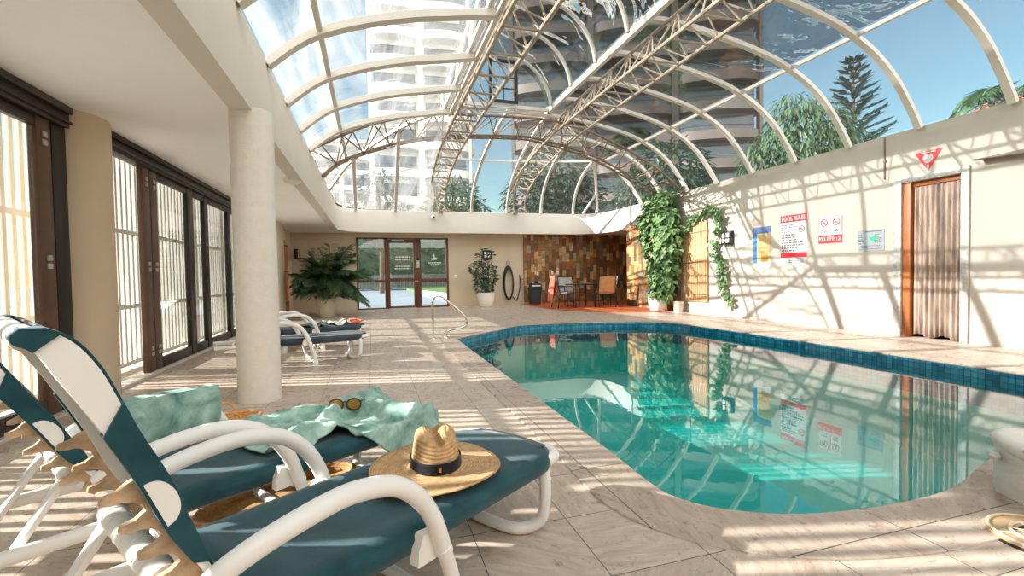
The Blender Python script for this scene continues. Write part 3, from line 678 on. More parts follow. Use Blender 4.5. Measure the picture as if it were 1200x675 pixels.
# raised ridge canopy between the rails
BW = bez([(1.3, 0, 3.8), (1.36, 0, 4.3), (1.55, 0, 4.85), (1.95, 0, 5.22), (2.5, 0, 5.38), (2.95, 0, 5.33), (3.2, 0, 5.22), (3.44, 0, 4.99), (3.58, 0, 4.72), (3.63, 0, 4.48)], 4)
by = [9.06-1.0*k for k in range(0, 13)]
bows = [[Vector((p.x, y if y < 7.9 or p.z > 4.4 else 7.9+(y-7.9)*max(0, (p.z-3.8)/.6), p.z)) for p in BW] for y in by]
for c in bows: MB().tube([rl(p) for p in c], .036, 10).build('bow', 'roofwhite', roof)
bows2 = [[Vector((p.x, 9.3 if p.z > 4.4 else 7.95+1.35*max(0, (p.z-3.8)/.6), p.z)) for p in BW]] + bows
for a, b in zip(bows2, bows2[1:]): panel(a, b, 'polywavy', 20, 3)
m = MB(); m.poly([rl(Vector((p.x, 9.3, p.z))) for p in BW if p.z > 4.4]); m.build('end_sheet', 'poly', roof, normals=False)
# hipped far end
def hip(T, B, n=9):
    T, B = Vector(T), Vector(B); o = []
    for k in range(n+1):
        a = pi/2*k/n; o.append(Vector((T.x+(B.x-T.x)*sin(a), T.y+(B.y-T.y)*sin(a), B.z+(T.z-B.z)*cos(a))))
    return o
hips = [hip(T, B) for T, B in (((1.55, 9.0, 4.3), (2.05, 14.5, 3.0)), ((2.85, 9.5, 4.46), (3.07, 14.5, 3.0)), ((3.78, 9.5, 4.5), (4.23, 14.5, 3.0)), ((4.9, 10.76, 4.43), (5.40, 14.5, 3.0)), ((6.08, 12.0, 4.16), (6.54, 14.48, 3.0)), ((6.1, 12.02, 4.16), (7.18, 14.0, 3.0)))]
for c in hips[1:]: MB().rect([rl(p) for p in c], .075, .05, (1, 0, 0)).build('hip_rib', 'roofwhite', roof)
for a, b in zip(hips, hips[1:]): panel(a, b, 'poly', 10, 4, 0)
hipl = [Vector((3.75, 9.6, 4.52)), Vector((4.9, 10.76, 4.43)), Vector((5.75, 11.77, 4.28)), Vector((6.1, 12.05, 4.16))]
line('hip_rail', hipl, .05, .05)
k8 = rcur[-1]; cn = hip((6.1, 12.02, 4.16), (7.44, 13.3, 3.0)); panel(k8, cn, 'poly', 8, 3); panel(cn, hips[-1], 'poly', 8, 3)
line('hip_rib', [hips[5][6], (6.82, 14.32, 3.0)], .055, .05, side=(1, 0, 0))
line('purlin', [Vector((.63, 11.2, 3.43)), Vector((1.5, 12.0, 3.83)), hips[0][4].lerp(hips[0][3], .5)] + [h[4].lerp(h[3], .2) for h in hips[1:3]] + [hips[3][3], hips[4][0]], .045, .045)
# left end of the hip
diag = bez([(1.34, 7.92, 3.84), (.55, 8.85, 3.72), (-.29, 10.1, 3.42), (-.7, 10.95, 3.12), (-.87, 11.4, 3.0)], 4)
line('hip_rail', diag, .06, .05)
panel(lcur[-1][::-1], diag, 'polymilk')
base = [Vector((x, y, 3.0)) for x, y in ((-.87, 11.4), (-.87, 13.5), (-.6, 14.23), (.05, 14.5), (.74, 14.5), (2.05, 14.5))]
panel(diag[::-1], base, 'polymilk', 14, 6)
panel([diag[0], Vector((1.42, 8.6, 4.05)), hips[0][0]], [base[-1], base[-1].lerp(base[-2], .01), base[-1].lerp(base[-2], .02)], 'polymilk', 4, 4)
post = ((Vector((.55, 8.85, 3.72)), Vector((.74, 14.5, 2.98))), (Vector((-.29, 10.1, 3.42)), Vector((-.39, 14.37, 2.98))))
for a, b in post: line('hip_rib', [a, b], .07, .05, side=(1, 0, 0))

# vent window in the canopy end
vt = thing('vent_window', 'small black framed vent window high at the end of the roof ridge', 'window', (2.66, 9.22, 4.5))
m = MB(); a, b, h = -.3, .3, .86
for lo, hi in (((a, -.03, 0), (a+.06, .03, h)), ((b-.06, -.03, 0), (b, .03, h)), ((a+.05, -.03, 0), (b-.05, .03, .05)), ((a+.05, -.03, h-.05), (b-.05, .03, h))): m.box(lo, hi)
m.build('frame', 'black', vt); MB().box((a+.05, -.004, .05), (b-.05, .004, h-.05)).build('pane', 'glass', vt)
m = MB()
for z in (.28, .5): m.box((a+.05, -.015, z), (b-.05, .015, z+.02))
m.box((-.01, -.015, .05), (.01, .015, .5)); m.build('louvre_bar', 'black', vt)

# ---- lattice trusses: three tube chords and zigzag webs
def truss(label, top, lowa, lowb, mat, seg, orig, loose=None):
    t = thing('lattice_truss', label, 'truss', orig); O_ = Vector(orig)
    T, A, B = (resample([Vector(p)-O_ for p in c], seg*3) for c in (top, lowa, lowb))
    for c, r in ((T, .026), (A, .026), (B, .026)): MB().tube(c, r, 8).build('chord', mat, t)
    for P, Q, sh in ((T, A, 0), (T, B, 1)):
        m = MB()
        for i in range(seg):
            j = i*3
            m.tube([P[j+(1 if sh else 0)], Q[min(j+2, seg*3)]], .012, 6); m.tube([Q[min(j+2, seg*3)], P[min(j+3+(1 if sh else 0), seg*3)]], .012, 6)
            m.tube([P[j], Q[j]], .012, 6) if not loose else None
        m.build('web', mat, t)
    for i in range(0, seg+1): MB().tube([A[i*3], B[i*3]], .014, 6).build('tie', mat, t)
    for c in (T, A, B):
        m = MB(); e = c[-1]; m.box(e-Vector((.07, .07, .02)), e+Vector((.07, .07, .02)), .004); m.build('foot_plate', mat, t)
def long_truss(x0, zt, zb, hw, x1, yb):
    def path(dx, z0, yend, r):
        pts = [Vector((x0+dx, y, z0)) for y in (-3.0, 0, 3, 6, 7.5)]
        for k in range(1, 13):
            a = pi/2*k/12; pts.append(Vector((x0+dx+(x1-x0)*(k/12)**1.2, 8.4+(yend-8.4)*sin(a), 2.98+(z0-2.98)*cos(a))))
        return pts
    return path(0, zt, 14.5, 0), path(-hw, zb, 14.5-.28, 0), path(hw, zb, 14.5-.28, 0)
truss('left lattice truss running the length of the glass roof', *long_truss(1.5, 3.93, 3.47, .20, 2.1, 14.5), 'truss', 30, (1.5, 8, 3.0))
truss('right lattice truss running the length of the glass roof', *long_truss(3.98, 4.44, 3.95, .28, 4.5, 14.5), 'truss', 30, (3.98, 8, 3.0))
up = bez([(-.86, 7.9, 3.0), (0, 8.1, 3.5), (1, 8.35, 3.84), (1.95, 8.58, 3.98), (3.3, 8.9, 4.12), (4.25, 9.1, 4.08), (5.45, 9.4, 3.84), (6.65, 9.7, 3.42), (7.42, 9.9, 2.98)], 6)
def low(dy): return bez([(x, y+dy, z+dy*.1) for x, y, z in ((-.85, 9.7, 2.95), (-.51, 9.7, 3.25), (.3, 9.7, 3.58), (1.33, 9.75, 3.86), (3.0, 9.8, 3.99), (3.7, 9.9, 3.98), (4.95, 10.05, 3.76), (6.1, 10.3, 3.40), (7.0, 10.6, 3.08), (7.4, 10.8, 2.98))], 6)
truss('arched lattice truss crossing the roof from wall to wall', up, low(-.13), low(.13), 'truss_dark', 16, (3.3, 9, 3.0), True)
# ================================================================== LOUNGERS
def lounger(label, loc, rz, group=None, sling='sling', tan=True):
    """local frame: x runs to the foot end (0), the head is at about -1.4; y is the width (0 to .54)"""
    t = thing('sun_lounger', label, 'sun lounger', loc, rz, group)
    W, ZS = .45, .285
    # seat sling wrapped round both side rails
    rows = []
    nx = 26
    for i in range(nx+1):
        f = i/nx; x = -1.06+f*1.13; row = []
        end = max(0, (f-.9)/.1); yi = .028*end*end
        sag = -.022*(1-end)*sin(pi*min(1, f*1.1)) + .02*max(0, .12-f)/.12
        for y, z in ((.045, -.038), (.0, -.05), (-.03, -.03), (-.034, .002), (-.02, .022), (.012, .03)):
            row.append((x, y+yi*2, ZS+z*(1-.3*end)))
        for k in range(1, 12):
            y = .012+(W-.024)*k/12; c = sin(pi*k/12); row.append((x+.035*end*c, y, ZS+.03*(1-.3*end)+sag*c+.003*noise.noise((x*9, y*7, 3))))
        for y, z in ((.012, .03), (-.02, .022), (-.034, .002), (-.03, -.03), (.0, -.05), (.045, -.038)):
            row.append((x, W-y-yi*2, ZS+z*(1-.3*end)))
        rows.append(row)
    MB().grid(rows).build('seat_sling', sling, t, solid=.004, angle=0)
    # frame: side rails run on under the backrest
    for y in (0, W):
        m = MB(); m.tube([(-1.52, y, ZS-.005), (-1.0, y, ZS-.01), (0.03, y, ZS-.008)], .021, 12); m.build('side_rail', 'plastic', t)
    m = MB(); m.tube(bez([(-.02, 0, ZS-.008), (.055, .0, ZS-.008), (.098, .035, ZS-.008), (.11, .1, ZS-.01), (.11, W-.1, ZS-.01), (.098, W-.035, ZS-.008), (.055, W, ZS-.008), (-.02, W, ZS-.008)], 5), .024, 12); m.build('foot_rail', 'plastic', t)
    m = MB(); m.tube(bez([(-.02, -.005, ZS+.0), (-.012, -.01, .2), (-.012, -.005, .1), (-.02, .01, .055), (-.05, .05, .026), (-.09, .12, .024), (-.09, W-.12, .024), (-.05, W-.05, .026), (-.02, W-.01, .055), (-.012, W+.005, .1), (-.012, W+.01, .2), (-.02, W+.005, ZS)], 5), .0225, 12)
    for y in (-.009, W+.009): m.tube([(-.012, y, .215), (-.012, y, .222)], .0245, 12)
    m.build('foot_leg', 'plastic', t)
    for s, y in ((-1, -.075), (1, W+.08)):
        m = MB(); pts = bez([(-1.16, y-s*.03, .43), (-1.12, y-s*.01, .462), (-1.04, y, .489), (-.91, y, .507), (-.82, y, .500), (-.745, y, .475), (-.68, y, .422), (-.634, y, .352), (-.606, y, .28), (-.598, y, .25)], 6)
        m.tube(pts, [.0225+.003*sin(pi*k/(len(pts)-1)) for k in range(len(pts))], 14); a = m.build('armrest', 'plastic', t)
        m = MB(); m.tube([(-.599, y, .255), (-.592, y, .238)], .0245, 14); m.tube(bez([(-.593, y, .24), (-.56, y-s*.004, .14), (-.535, y-s*.008, .05), (-.53, y-s*.01, .0)], 5), .0215, 12); m.build('leg', 'plastic', a)
        m = MB(); e_ = s*.046; m.prism([(-.675, .225), (-.575, .225), (-.585, .262), (-.615, .30), (-.655, .305), (-.672, .27)], 'y', min(y-e_, y-s*.012), max(y-e_, y-s*.012), .008); m.build('arm_bracket', 'plastic', a)
    m = MB(); m.tube(bez([(-.53, -.07, .05), (-.53, -.04, .026), (-.53, .06, .022), (-.53, W-.06, .022), (-.53, W+.045, .026), (-.53, W+.075, .05)], 5), .02, 10); m.build('ground_bar', 'plastic', t)
    for y in (.03, W-.03):
        m = MB(); m.tube([(-.98, y, ZS-.01), (-1.0, y, .16), (-1.01, y, .0)], [.03, .036, .028], 12); m.tube([(-1.003, y, .09), (-1.004, y, .1)], .038, 12); m.build('rear_leg', 'plastic', t)
    # backrest
    front = [(-1.09, .345), (-1.148, .469), (-1.164, .518), (-1.187, .588), (-1.209, .655), (-1.242, .73), (-1.268, .799), (-1.287, .848), (-1.308, .887), (-1.33, .913), (-1.356, .928)]
    back = [(-1.376, .932), (-1.387, .92), (-1.383, .908), (-1.364, .894), (-1.339, .845), (-1.301, .772), (-1.247, .655), (-1.207, .552), (-1.157, .455), (-1.115, .345)]
    F3 = bez([(x, 0, z) for x, z in front], 4); B3 = bez([(x, 0, z) for x, z in back], 4)
    core = [(p.x, p.z) for p in F3]+[(p.x, p.z) for p in B3]
    def lerp_edge(E, z0, z1): return [(p.x, p.z) for p in E if z0 <= p.z <= z1]
    bt = thing('backrest', None, None, (-1.1, 0, .35)); bt.parent = t; n0 = set(bpy.data.objects)
    for y in (0, W):
        ys = (-.018, .026) if y == 0 else (W-.026, W+.018)
        MB().prism(core, 'y', ys[0], ys[1], .007).build('back_rail', 'plastic', bt)
        ou, inn = (-.0235, .004) if y == 0 else (W+.0235, W-.004)
        def grow(pl, d=.005):
            c = Vector((sum(p[0] for p in pl)/len(pl), sum(p[1] for p in pl)/len(pl)))
            return [tuple(Vector(p)+(Vector(p)-c).normalized()*d) for p in pl]
        body = [(p.x+.004, p.z) for p in F3 if .462 <= p.z <= .802] + [(p.x-.004, p.z) for p in B3 if .465 <= p.z <= .772]
        MB().prism(body, 'y', min(ou, inn), max(ou, inn), .004).build('sling_sleeve', sling, bt)
        cap = [(p.x+.003, p.z+.004) for p in F3 if p.z >= .916] + [(p.x-.004, p.z+.001) for p in B3 if p.z >= .889]
        MB().prism(cap, 'y', ys[0]-.006, ys[1]+.006, .006).build('top_cap', sling, bt)
        # pale inset where the sleeve is cut away for the rack
        a0, a1 = Vector((-1.243, .650)), Vector((-1.211, .566)); md = (a0+a1)/2; tv_ = (a1-a0)/2; pv = Vector((-tv_.y, tv_.x)).normalized()
        hm = [tuple(md+tv_*-cos(radians(q))*1.0+pv*.034*sin(radians(q))**.8) for q in range(0, 181, 12)]
        yy = ou+(-.0035 if y == 0 else .0035)
        MB().prism(hm, 'y', min(yy, ou), max(yy, ou)+.0005, .001).build('rail_inset', 'plastic', bt)
        # ratchet rack with hooked teeth along the back of the rail
        d = Vector((.39, -.921)); nrm = Vector((-.921, -.39)); p0 = Vector((-1.247, .655)); poly = [tuple(p0+nrm*-.012)]
        tl = .062
        for k in range(4):
            b0 = p0+d*(tl*k)
            for a_, h_ in ((.0, .012), (.004, .03), (.0, .05), (.009, .057), (.019, .046), (.024, .032), (.034, .02), (.048, .012)): poly.append(tuple(b0+d*a_+nrm*h_))
        e = p0+d*(tl*4); poly += [tuple(e+nrm*.03), tuple(e+d*.03+nrm*.02), tuple(e+d*.03-nrm*.012)]
        yr = (.006, .020) if y == 0 else (W-.020, W-.006)
        MB().prism(poly, 'y', yr[0], yr[1], .0015).build('ratchet_rack', 'oldplastic' if tan else 'plastic', bt)
    rows = []
    for p in F3[2:]:
        k = (p.z-.36)/.57; rows.append([(p.x+.006-.02*sin(pi*j/10)*sin(pi*min(1, max(0, k))), .012+(W-.024)*j/10, p.z) for j in range(11)])
    MB().grid(rows).build('back_sling', sling, bt, solid=.004, angle=0)
    m = MB(); m.tube([(-1.372, .0, .915), (-1.372, W, .915)], .019, 12); m.build('top_rail', 'plastic', bt)
    for y in (.0, W): MB().lathe([(.0, -.012), (.014, -.012), (.016, 0), (.014, .012), (0, .012)], (0, 0, 0), 12).build('pivot_knob', 'plastic', bt); kb = kids(bt)[-1] if False else bpy.context.scene.collection.objects[-1]; kb.rotation_euler.x = pi/2; kb.location = (-1.11, y+(-.025 if y == 0 else .025), .37)
    for o in set(bpy.data.objects)-n0:
        if o.parent == bt: o.location = Vector(o.location)+Vector((1.1, -.012, -.35))
    # prop stand carrying the racks
    st = MB(); st.tube([(-1.205, .015, .445), (-1.205, W-.015, .445)], .027, 14)
    for k in range(1, 8): y = .02+(W-.04)*k/8; st.tube([(-1.205, y, .445), (-1.205, y+.005, .445)], .0282, 14)
    sb = st.build('prop_bar', 'plastic', t)
    for y in (.05, W-.05):
        m = MB(); m.bar((-1.20, y, .462), (-1.335, y, .25), .016, .05, (0, 1, 0), .004)
        m.bar((-1.193, y-.010, .463), (-1.327, y-.010, .253), .006, .012, (0, 1, 0), .002); m.build('prop_arm', 'plastic', sb)
        MB().lathe([(.0, 0), (.012, 0), (.012, .004), (0, .004)], (0, 0, 0), 10).build('pivot_bolt', 'oldplastic', sb).matrix_local = Matrix.Translation((-1.318, y-.012, .275)) @ Matrix.Rotation(pi/2, 4, 'X')
    return t
ANG = radians(34.5)
dv, nv_ = Vector((cos(ANG), sin(ANG), 0)), Vector((-sin(ANG), cos(ANG), 0))
P_A = Vector((.63, 1.66, 0))
def in_A(a, w_, z=0): return P_A+dv*a+nv_*w_+Vector((0, 0, z))
GL = 'teal sling loungers by the pool'
LA = lounger('teal and white sun lounger nearest the viewer with the straw hat on it', in_A(0, .015), ANG, GL)
LB = copy_tree(LA); LB.location = in_A(-.02, .785); [o for o in kids(LB) if o.name.startswith('backrest')][0].rotation_euler.y = radians(-8); LB['label'] = 'teal and white sun lounger behind the straw hat one, spread with a green towel'
LC = copy_tree(LA); LC.location = (-.14, 6.0, 0); LC.rotation_euler.z = radians(17); LC['label'] = 'far bare sun lounger beside the round column, nearer of the two there'
LD = copy_tree(LA); LD.location = (-.17, 7.15, 0); LD.rotation_euler.z = radians(17); LD['label'] = 'far sun lounger near the potted palm with a striped towel on its foot end'
for L in (LC, LD):
    for o in kids(L)+[g for b in kids(L) for g in kids(b)]:
        if o.type == 'MESH' and o.material_slots and o.material_slots[0].material == M['sling']:
            o.data = o.data.copy() if o.data.materials[0] == M['sling'] else o.data
            o.data.materials[0] = M['slingdark']

# ---- straw hat
H = thing('straw_hat', 'wide brimmed braided straw hat with a black ribbon on the near lounger', 'hat', in_A(-.375, .215, .327), radians(-84)); H.scale = (.9, .9, .95)
rows = []
def crown_r(k, a): return .098+.006*cos(2*a)
prof = [(.255, .006), (.235, .004), (.205, .004), (.17, .006), (.14, .008), (.115, .010), (.105, .014), (.101, .022)]
nA = 56
for r, z in prof:
    row = []
    for i in range(nA+1):
        a = 2*pi*i/nA; fl = (r/.255)**3; row.append((r*cos(a)*(1+.03*fl*sin(a+.4)), r*sin(a)*.98, z+.006*fl*sin(2*a+.6)+.004*fl*sin(3*a)+.010*fl))
    rows.append(row)
MB().grid(rows).build('brim', 'straw', H, solid=.004, angle=0, weld=True)
rows = []
for k in range(15):
    f = k/14; row = []
    for i in range(nA+1):
        a = 2*pi*i/nA
        if f < .62: r = .101-.020*f/.62; z = .016+.112*f/.62
        else: g = (f-.62)/.38; r = .081*cos(g*pi/2)**.75; z = .128+.032*sin(g*pi/2)
        x, y = r*1.06*cos(a), r*.94*sin(a)
        if f > .5:
            h = min(1, (f-.5)/.3)
            cr = math.exp(-(y/.022)**2)*.056*(1 if x > -.05 else .4)       # crease along the crown
            pin = math.exp(-((x-.062)/.03)**2)*math.exp(-((abs(y)-.05)/.026)**2)*.026
            z -= h*(cr+pin*.7); y *= 1-h*.18*math.exp(-((x-.06)/.04)**2)
        row.append((x, y, z))
    rows.append(row)
MB().grid(rows).build('crown', 'straw', H, solid=.003, angle=0, weld=True)
rows = [[(r*1.06*cos(2*pi*i/nA), r*.94*sin(2*pi*i/nA), z) for i in range(nA+1)] for r, z in ((.1045, .016), (.1060, .019), (.1035, .054), (.102, .056))]
rb = MB().grid(rows).build('ribbon', 'ribbon', H, angle=0, weld=True)
a = radians(-6); MB().obox((.107*cos(a)*1.05, .107*sin(a)*.93, .036), Vector((cos(a), sin(a), 0)), Vector((-sin(a), cos(a), 0)), Vector((0, 0, 1)), .006, .01, .014, .001).build('ribbon_stud', 'brass', rb)

# ---- towels
def fold(x, y, s=1.0):
    q = noise.noise((x*4.2*s+3, y*5.5*s, 1.3)); q2 = noise.noise((x*9*s, y*7*s+4, 7.1)); q3 = noise.noise((x*20*s, y*16*s, 2.2))
    return .062*(1-abs(q)*2.8)+.034*(.5-abs(q2)*1.6)+.008*q3
def towel_over(name, label, cat, base, ang, x0, x1, y0, y1, top, drops, mat, amp=1.0, nx=70, ny=60, seat=(-10, 10, -10, 10), group=None, seed=0):
    """cloth laid over a flat bed; beyond the bed it hangs. drops = how far it hangs past y0, y1, x1"""
    o = []
    sx0, sx1, sy0, sy1 = seat; rows = []
    for i in range(nx+1):
        row = []
        for j in range(ny+1):
            u = x0+(x1-x0)*i/nx; ya = y0(u) if callable(y0) else y0; v = ya+(y1-ya)*j/ny
            u += .03*noise.noise((v*5+seed, u*3, 2)); v += .03*noise.noise((u*5, v*3, 8+seed))
            x, y, z = u, v, top+max(0, fold(u+seed, v)*amp)
            if y < sy0: d = sy0-y; z = top+.012-d*.97+.0; y = sy0-.012-.02*min(1, d*8)-.02*sin(u*38+noise.noise((u*6, 1, seed))*4)*min(1, d*6)
            if y > sy1: d = y-sy1; z = top+.012-d*.97; y = sy1+.012+.02*min(1, d*8)+.02*sin(u*34)*min(1, d*6)
            if x > sx1: d = x-sx1; z = min(z, top+.016-d*.97); x = sx1+.012+.02*min(1, d*8)+.018*sin(v*40+2)*min(1, d*6)
            row.append((x, y, z))
        rows.append(row)
    ob = MB().grid(rows).build(name, mat, None, solid=.006, angle=0); ob.location = base; ob.rotation_euler.z = ang
    return tag(ob, label, cat, group)
towel_over('towel', 'rumpled green towel spread over the foot of the second lounger', 'towel', LB.location, ANG, -.66, .34, lambda x: .03 if x < -.36 else max(-.17, .03-(x+.36)*1.0), .62, .318, None, 'towel', 1.0, 100, 80, (-9, .115, -.03, .485))
pl = towel_over('towel', 'green towel hung over the far armrest of the second lounger', 'towel', LB.location, ANG, -1.06, -.66, .27, .78, .526, None, 'towel', .0, 50, 60, (-9, 9, .505, .555), seed=3)

# ---- sunglasses on the towel
sg = thing('sunglasses', 'tortoiseshell sunglasses with amber lenses lying on the green towel', 'sunglasses', LB.location+dv*-.20+nv_*.25+Vector((0, 0, .385)), radians(-8)); sg.scale = (1.15, 1.15, 1.15)
for s in (-1, 1):
    ring_ = [(s*.036+.029*cos(a)*(1+.08*s*0), -.002, .024*sin(a)+.0) for a in [2*pi*k/22 for k in range(22)]]
    MB().tube(ring_, .0034, 8, True).build('rim', 'tort', sg)
    m = MB(); m.poly([(p[0], -.001, p[2]) for p in ring_]); m.build('lens', 'amber', sg, normals=False)
    MB().tube([(s*.064, 0, .012), (s*.069, .02, .010), (s*.066, .09, .0), (s*.060, .13, -.02)], .0028, 8).build('temple', 'tort', sg)
MB().tube([(-.009, 0, .008), (0, -.004, .012), (.009, 0, .008)], .003, 8).build('bridge', 'tort', sg)

# ---- woven straw bag on the ground under the second lounger, another beyond it
def basket(label, loc, rz, rx, ry, h, handles=True):
    t = thing('straw_bag', label, 'bag', loc, rz); rows = []
    for r, z in ((.0, .004), (.7, .004), (.92, .012), (1.0, .04), (1.03, h*.6), (1.0, h), (.97, h+.006), (.94, h), (.95, h*.5), (.85, .02), (0, .014)):
        rows.append([(r*rx*cos(2*pi*k/40), r*ry*sin(2*pi*k/40), z+.004*sin(5*2*pi*k/40)*(z > .03)) for k in range(41)])
    MB().grid(rows).build('body', 'basket', t, angle=0, weld=True)
    MB().tube([(1.0*rx*cos(2*pi*k/40), 1.0*ry*sin(2*pi*k/40), h+.004) for k in range(40)], .012, 8, True).build('rim', 'basket', t)
    if handles:
        for s in (-1, 1): MB().tube(bez([(-rx*.4, s*ry*.9, h), (-rx*.3, s*ry*1.05, h+.05), (0, s*ry*1.15, h+.07), (rx*.3, s*ry*1.05, h+.05), (rx*.4, s*ry*.9, h)], 5), .008, 8).build('handle', 'basket', t)
    return t
basket('shallow woven straw bag lying on the floor under the second lounger', in_A(-.50, 1.09), ANG, .34, .17, .05, False)
basket('pale woven straw bag on the floor beyond the second lounger', (-.90, 3.28, 0), radians(20), .2, .13, .13)

# ---- far lounger towels
def strip(name, label, pts, wd, mat, parent=None):
    pass
for L in (LC, LD): [o for o in kids(L) if o.name.startswith('backrest')][0].rotation_euler.y = radians(9)
b0 = LD.location; A17 = radians(17)
tf = towel_over('towel', 'folded dark green towel on the seat of the far lounger near the palm', 'towel', b0, A17, -.85, -.30, .05, .50, .312, None, 'toweldark', .5, 30, 24, (-9, 9, -9, 9), seed=5)
tf = towel_over('towel', 'pale towel bunched on the middle of the far lounger near the palm', 'towel', b0, A17, -.42, -.12, .03, .50, .322, None, 'towelpale', .8, 30, 24, (-9, 9, -9, 9), seed=8)
tf = towel_over('towel', 'orange red towel bunched on the foot of the far lounger near the palm', 'towel', b0, A17, -.12, .05, .02, .26, .335, None, 'towelred', .7, 20, 20, (-9, 9, -9, 9), seed=11)
# ================================================================== THINGS BY THE POOL AND ON THE WALLS
# grab rail
gr = thing('grab_rail', 'polished steel grab rail at the far left corner of the pool', 'handrail', (.92, 7.48, 0))
m = MB(); m.tube([(p.x-.92, 0, p.z) for p in bez([(.92, 0, 0), (.92, 0, .3), (.92, 0, .56), (.95, 0, .645), (1.01, 0, .685), (1.09, 0, .655), (1.24, 0, .53), (1.38, 0, .40), (1.465, 0, .29), (1.46, 0, .205), (1.39, 0, .16), (1.28, 0, .145), (1.17, 0, .12), (1.125, 0, .06), (1.12, 0, .0)], 6)], .019, 12); m.build('rail', 'steel', gr)
for x in (0, .2): MB().lathe([(.02, .03), (.04, .02), (.045, .006), (.045, 0)], (x, 0, 0), 20, True).build('flange', 'steel', gr)

# carved stone block at the pool edge on the right
sb = thing('stone_block', 'pale carved stone block with a rolled lip at the pool edge', 'stone block', (2.545, 1.325, 0), radians(-24))
rows = []
for k, (off, z) in enumerate(((.0, 0), (-.012, .03), (-.02, .08), (-.03, .14), (-.02, .185), (.005, .205), (.022, .222), (.018, .236), (-.005, .246), (-.05, .248), (-.2, .244))):
    row = []
    for (x, y, nx, ny) in ((0.02, -.30, .3, -1), (.0, -.2, -1, -.3), (-.005, -.1, -1, 0), (0.0, 0.0, -1, .1), (.03, .1, -.8, .6), (.09, .15, -.4, .9), (.2, .17, 0, 1), (.4, .17, 0, 1), (.7, .15, .1, 1)):
        ro = .012*noise.noise((x*6, y*6, z*9)); row.append((x+.08+nx*(off+ro)+.0, y+ny*(off+ro), z))
    rows.append(row)
m = MB(); m.grid(rows); bmesh.ops.contextual_create(m.b, geom=[e for e in m.b.edges if e.is_boundary]) if False else None
m.build('face', 'stone', sb, solid=.02, angle=0)
m = MB(); m.prism([(.07, -.30), (.07, .05), (.13, .14), (.3, .17), (.78, .15), (.78, -.30)], 'z', 0, .24, .02); m.build('body', 'stone', sb)
MB().lathe([(.0, 0), (.018, .004), (.022, .02), (.014, .034), (0, .036)], (0.045, .03, .155), 16).build('spout', 'signwhite', sb)

# skimmer lid in the paving
ld = thing('skimmer_lid', 'round tan skimmer lid set in the paving at the lower right', 'lid', (2.34, 1.05, .004))
MB().lathe([(0, 0), (.165, 0), (.168, .004), (.16, .010), (.148, .010), (.146, .007), (0, .007)], (0, 0, 0), 48).build('cover', 'lid', ld)
MB().tube([(.152*cos(2*pi*k/48), .152*sin(2*pi*k/48), .010) for k in range(48)], .006, 8, True).build('rim', 'lidpale', ld)
m = MB()
m.tube([(.092*cos(2*pi*k/40), .092*sin(2*pi*k/40), .008) for k in range(40)], .006, 6, True)
m.tube([(.04*cos(2*pi*k/24), .04*sin(2*pi*k/24), .008) for k in range(24)], .006, 6, True)
for k in range(7):
    a = 2*pi*k/7+.3; m.tube([(.04*cos(a), .04*sin(a), .008), (.092*cos(a), .092*sin(a), .008)], .005, 6)
for k in range(3):
    a = 2*pi*k/3+2.6; m.tube([(.092*cos(a), .092*sin(a), .008), (.15*cos(a), .15*sin(a), .008)], .005, 6)
m.build('ridges', 'lidpale', ld)
m = MB(); m.box((-.02, -.09, .0072), (.05, -.078, .0095)); m.box((-.05, .06, .0072), (.02, .07, .0095)); m.build('finger_slot', 'black', ld)
MB().lathe([(.168, .0005), (.178, .0005), (.178, -.003), (.168, -.003)], (0, 0, 0), 48).build('gap_ring', 'black', ld)

# ---- signs on the right wall (thin boards)
def wallsign(name, label, y0, y1, z0, z1, back):
    t = thing(name, label, 'sign', (XR-.001, (y0+y1)/2, z0)); t['_y'] = 0
    m = MB(); w_ = (y0-y1)/2
    m.box((-.006, -w_, 0), (-.001, w_, z1-z0), .0012); m.build('board', back, t, smooth=False); return t, w_, z1-z0
def patch(t, name, mat, u0, u1, v0, v1, d=.0015):
    # u runs left to right as read (towards -y), v up
    return MB().box((-.006-d, -u1, v0), (-.006, -u0, v1)).build(name, mat, t, smooth=False)
def text_on(t, s, mat, u, v, h, width=None, name='lettering', d=.0022):
    cu = bpy.data.curves.new(name, 'FONT'); cu.body = s; cu.size = h*1.4; cu.align_x = 'CENTER'; cu.align_y = 'CENTER'; cu.extrude = .0006; cu.resolution_u = 2; cu.offset = h*.02
    ob = bpy.data.objects.new('tmp', cu); C.objects.link(ob); bpy.context.view_layer.update()
    me = bpy.data.meshes.new_from_object(ob.evaluated_get(bpy.context.evaluated_depsgraph_get())); bpy.data.objects.remove(ob)
    xs = [v_.co.x for v_ in me.vertices]; sc = (width/(max(xs)-min(xs))) if width else 1
    for v_ in me.vertices: v_.co = Vector((-.006-d+v_.co.z, -(u+v_.co.x*sc), v+v_.co.y))
    me.name = name; me.materials.clear(); o = link(name, me, mat, t); return o
def ringmark(t, mat, u, v, r, bar=True, name='prohibition_mark'):
    m = MB(); m.tube([(-.0075, -(u+r*cos(2*pi*k/24)), v+r*sin(2*pi*k/24)) for k in range(24)], r*.13, 6, True)
    if bar: m.tube([(-.0075, -(u-r*.68), v+r*.68), (-.0075, -(u+r*.68), v-r*.68)], r*.12, 6)
    return m.build(name, mat, t)
rs = random.Random(5)
def print_lines(t, mat, u0, u1, v0, v1, n, name='small_print', fill=.45):
    m = MB(); strokes(m, u0, u1, v0, v1, n, lambda m_, a, b, c, d: m_.box((-.0072, -b, c), (-.0055, -a, d)), rs, fill)
    return m.build(name, mat, t, smooth=False)
t, w_, h = wallsign('wall_sign', 'tall white and red pool rules sign on the right wall', 7.06, 6.50, 1.10, 2.02, 'signwhite')
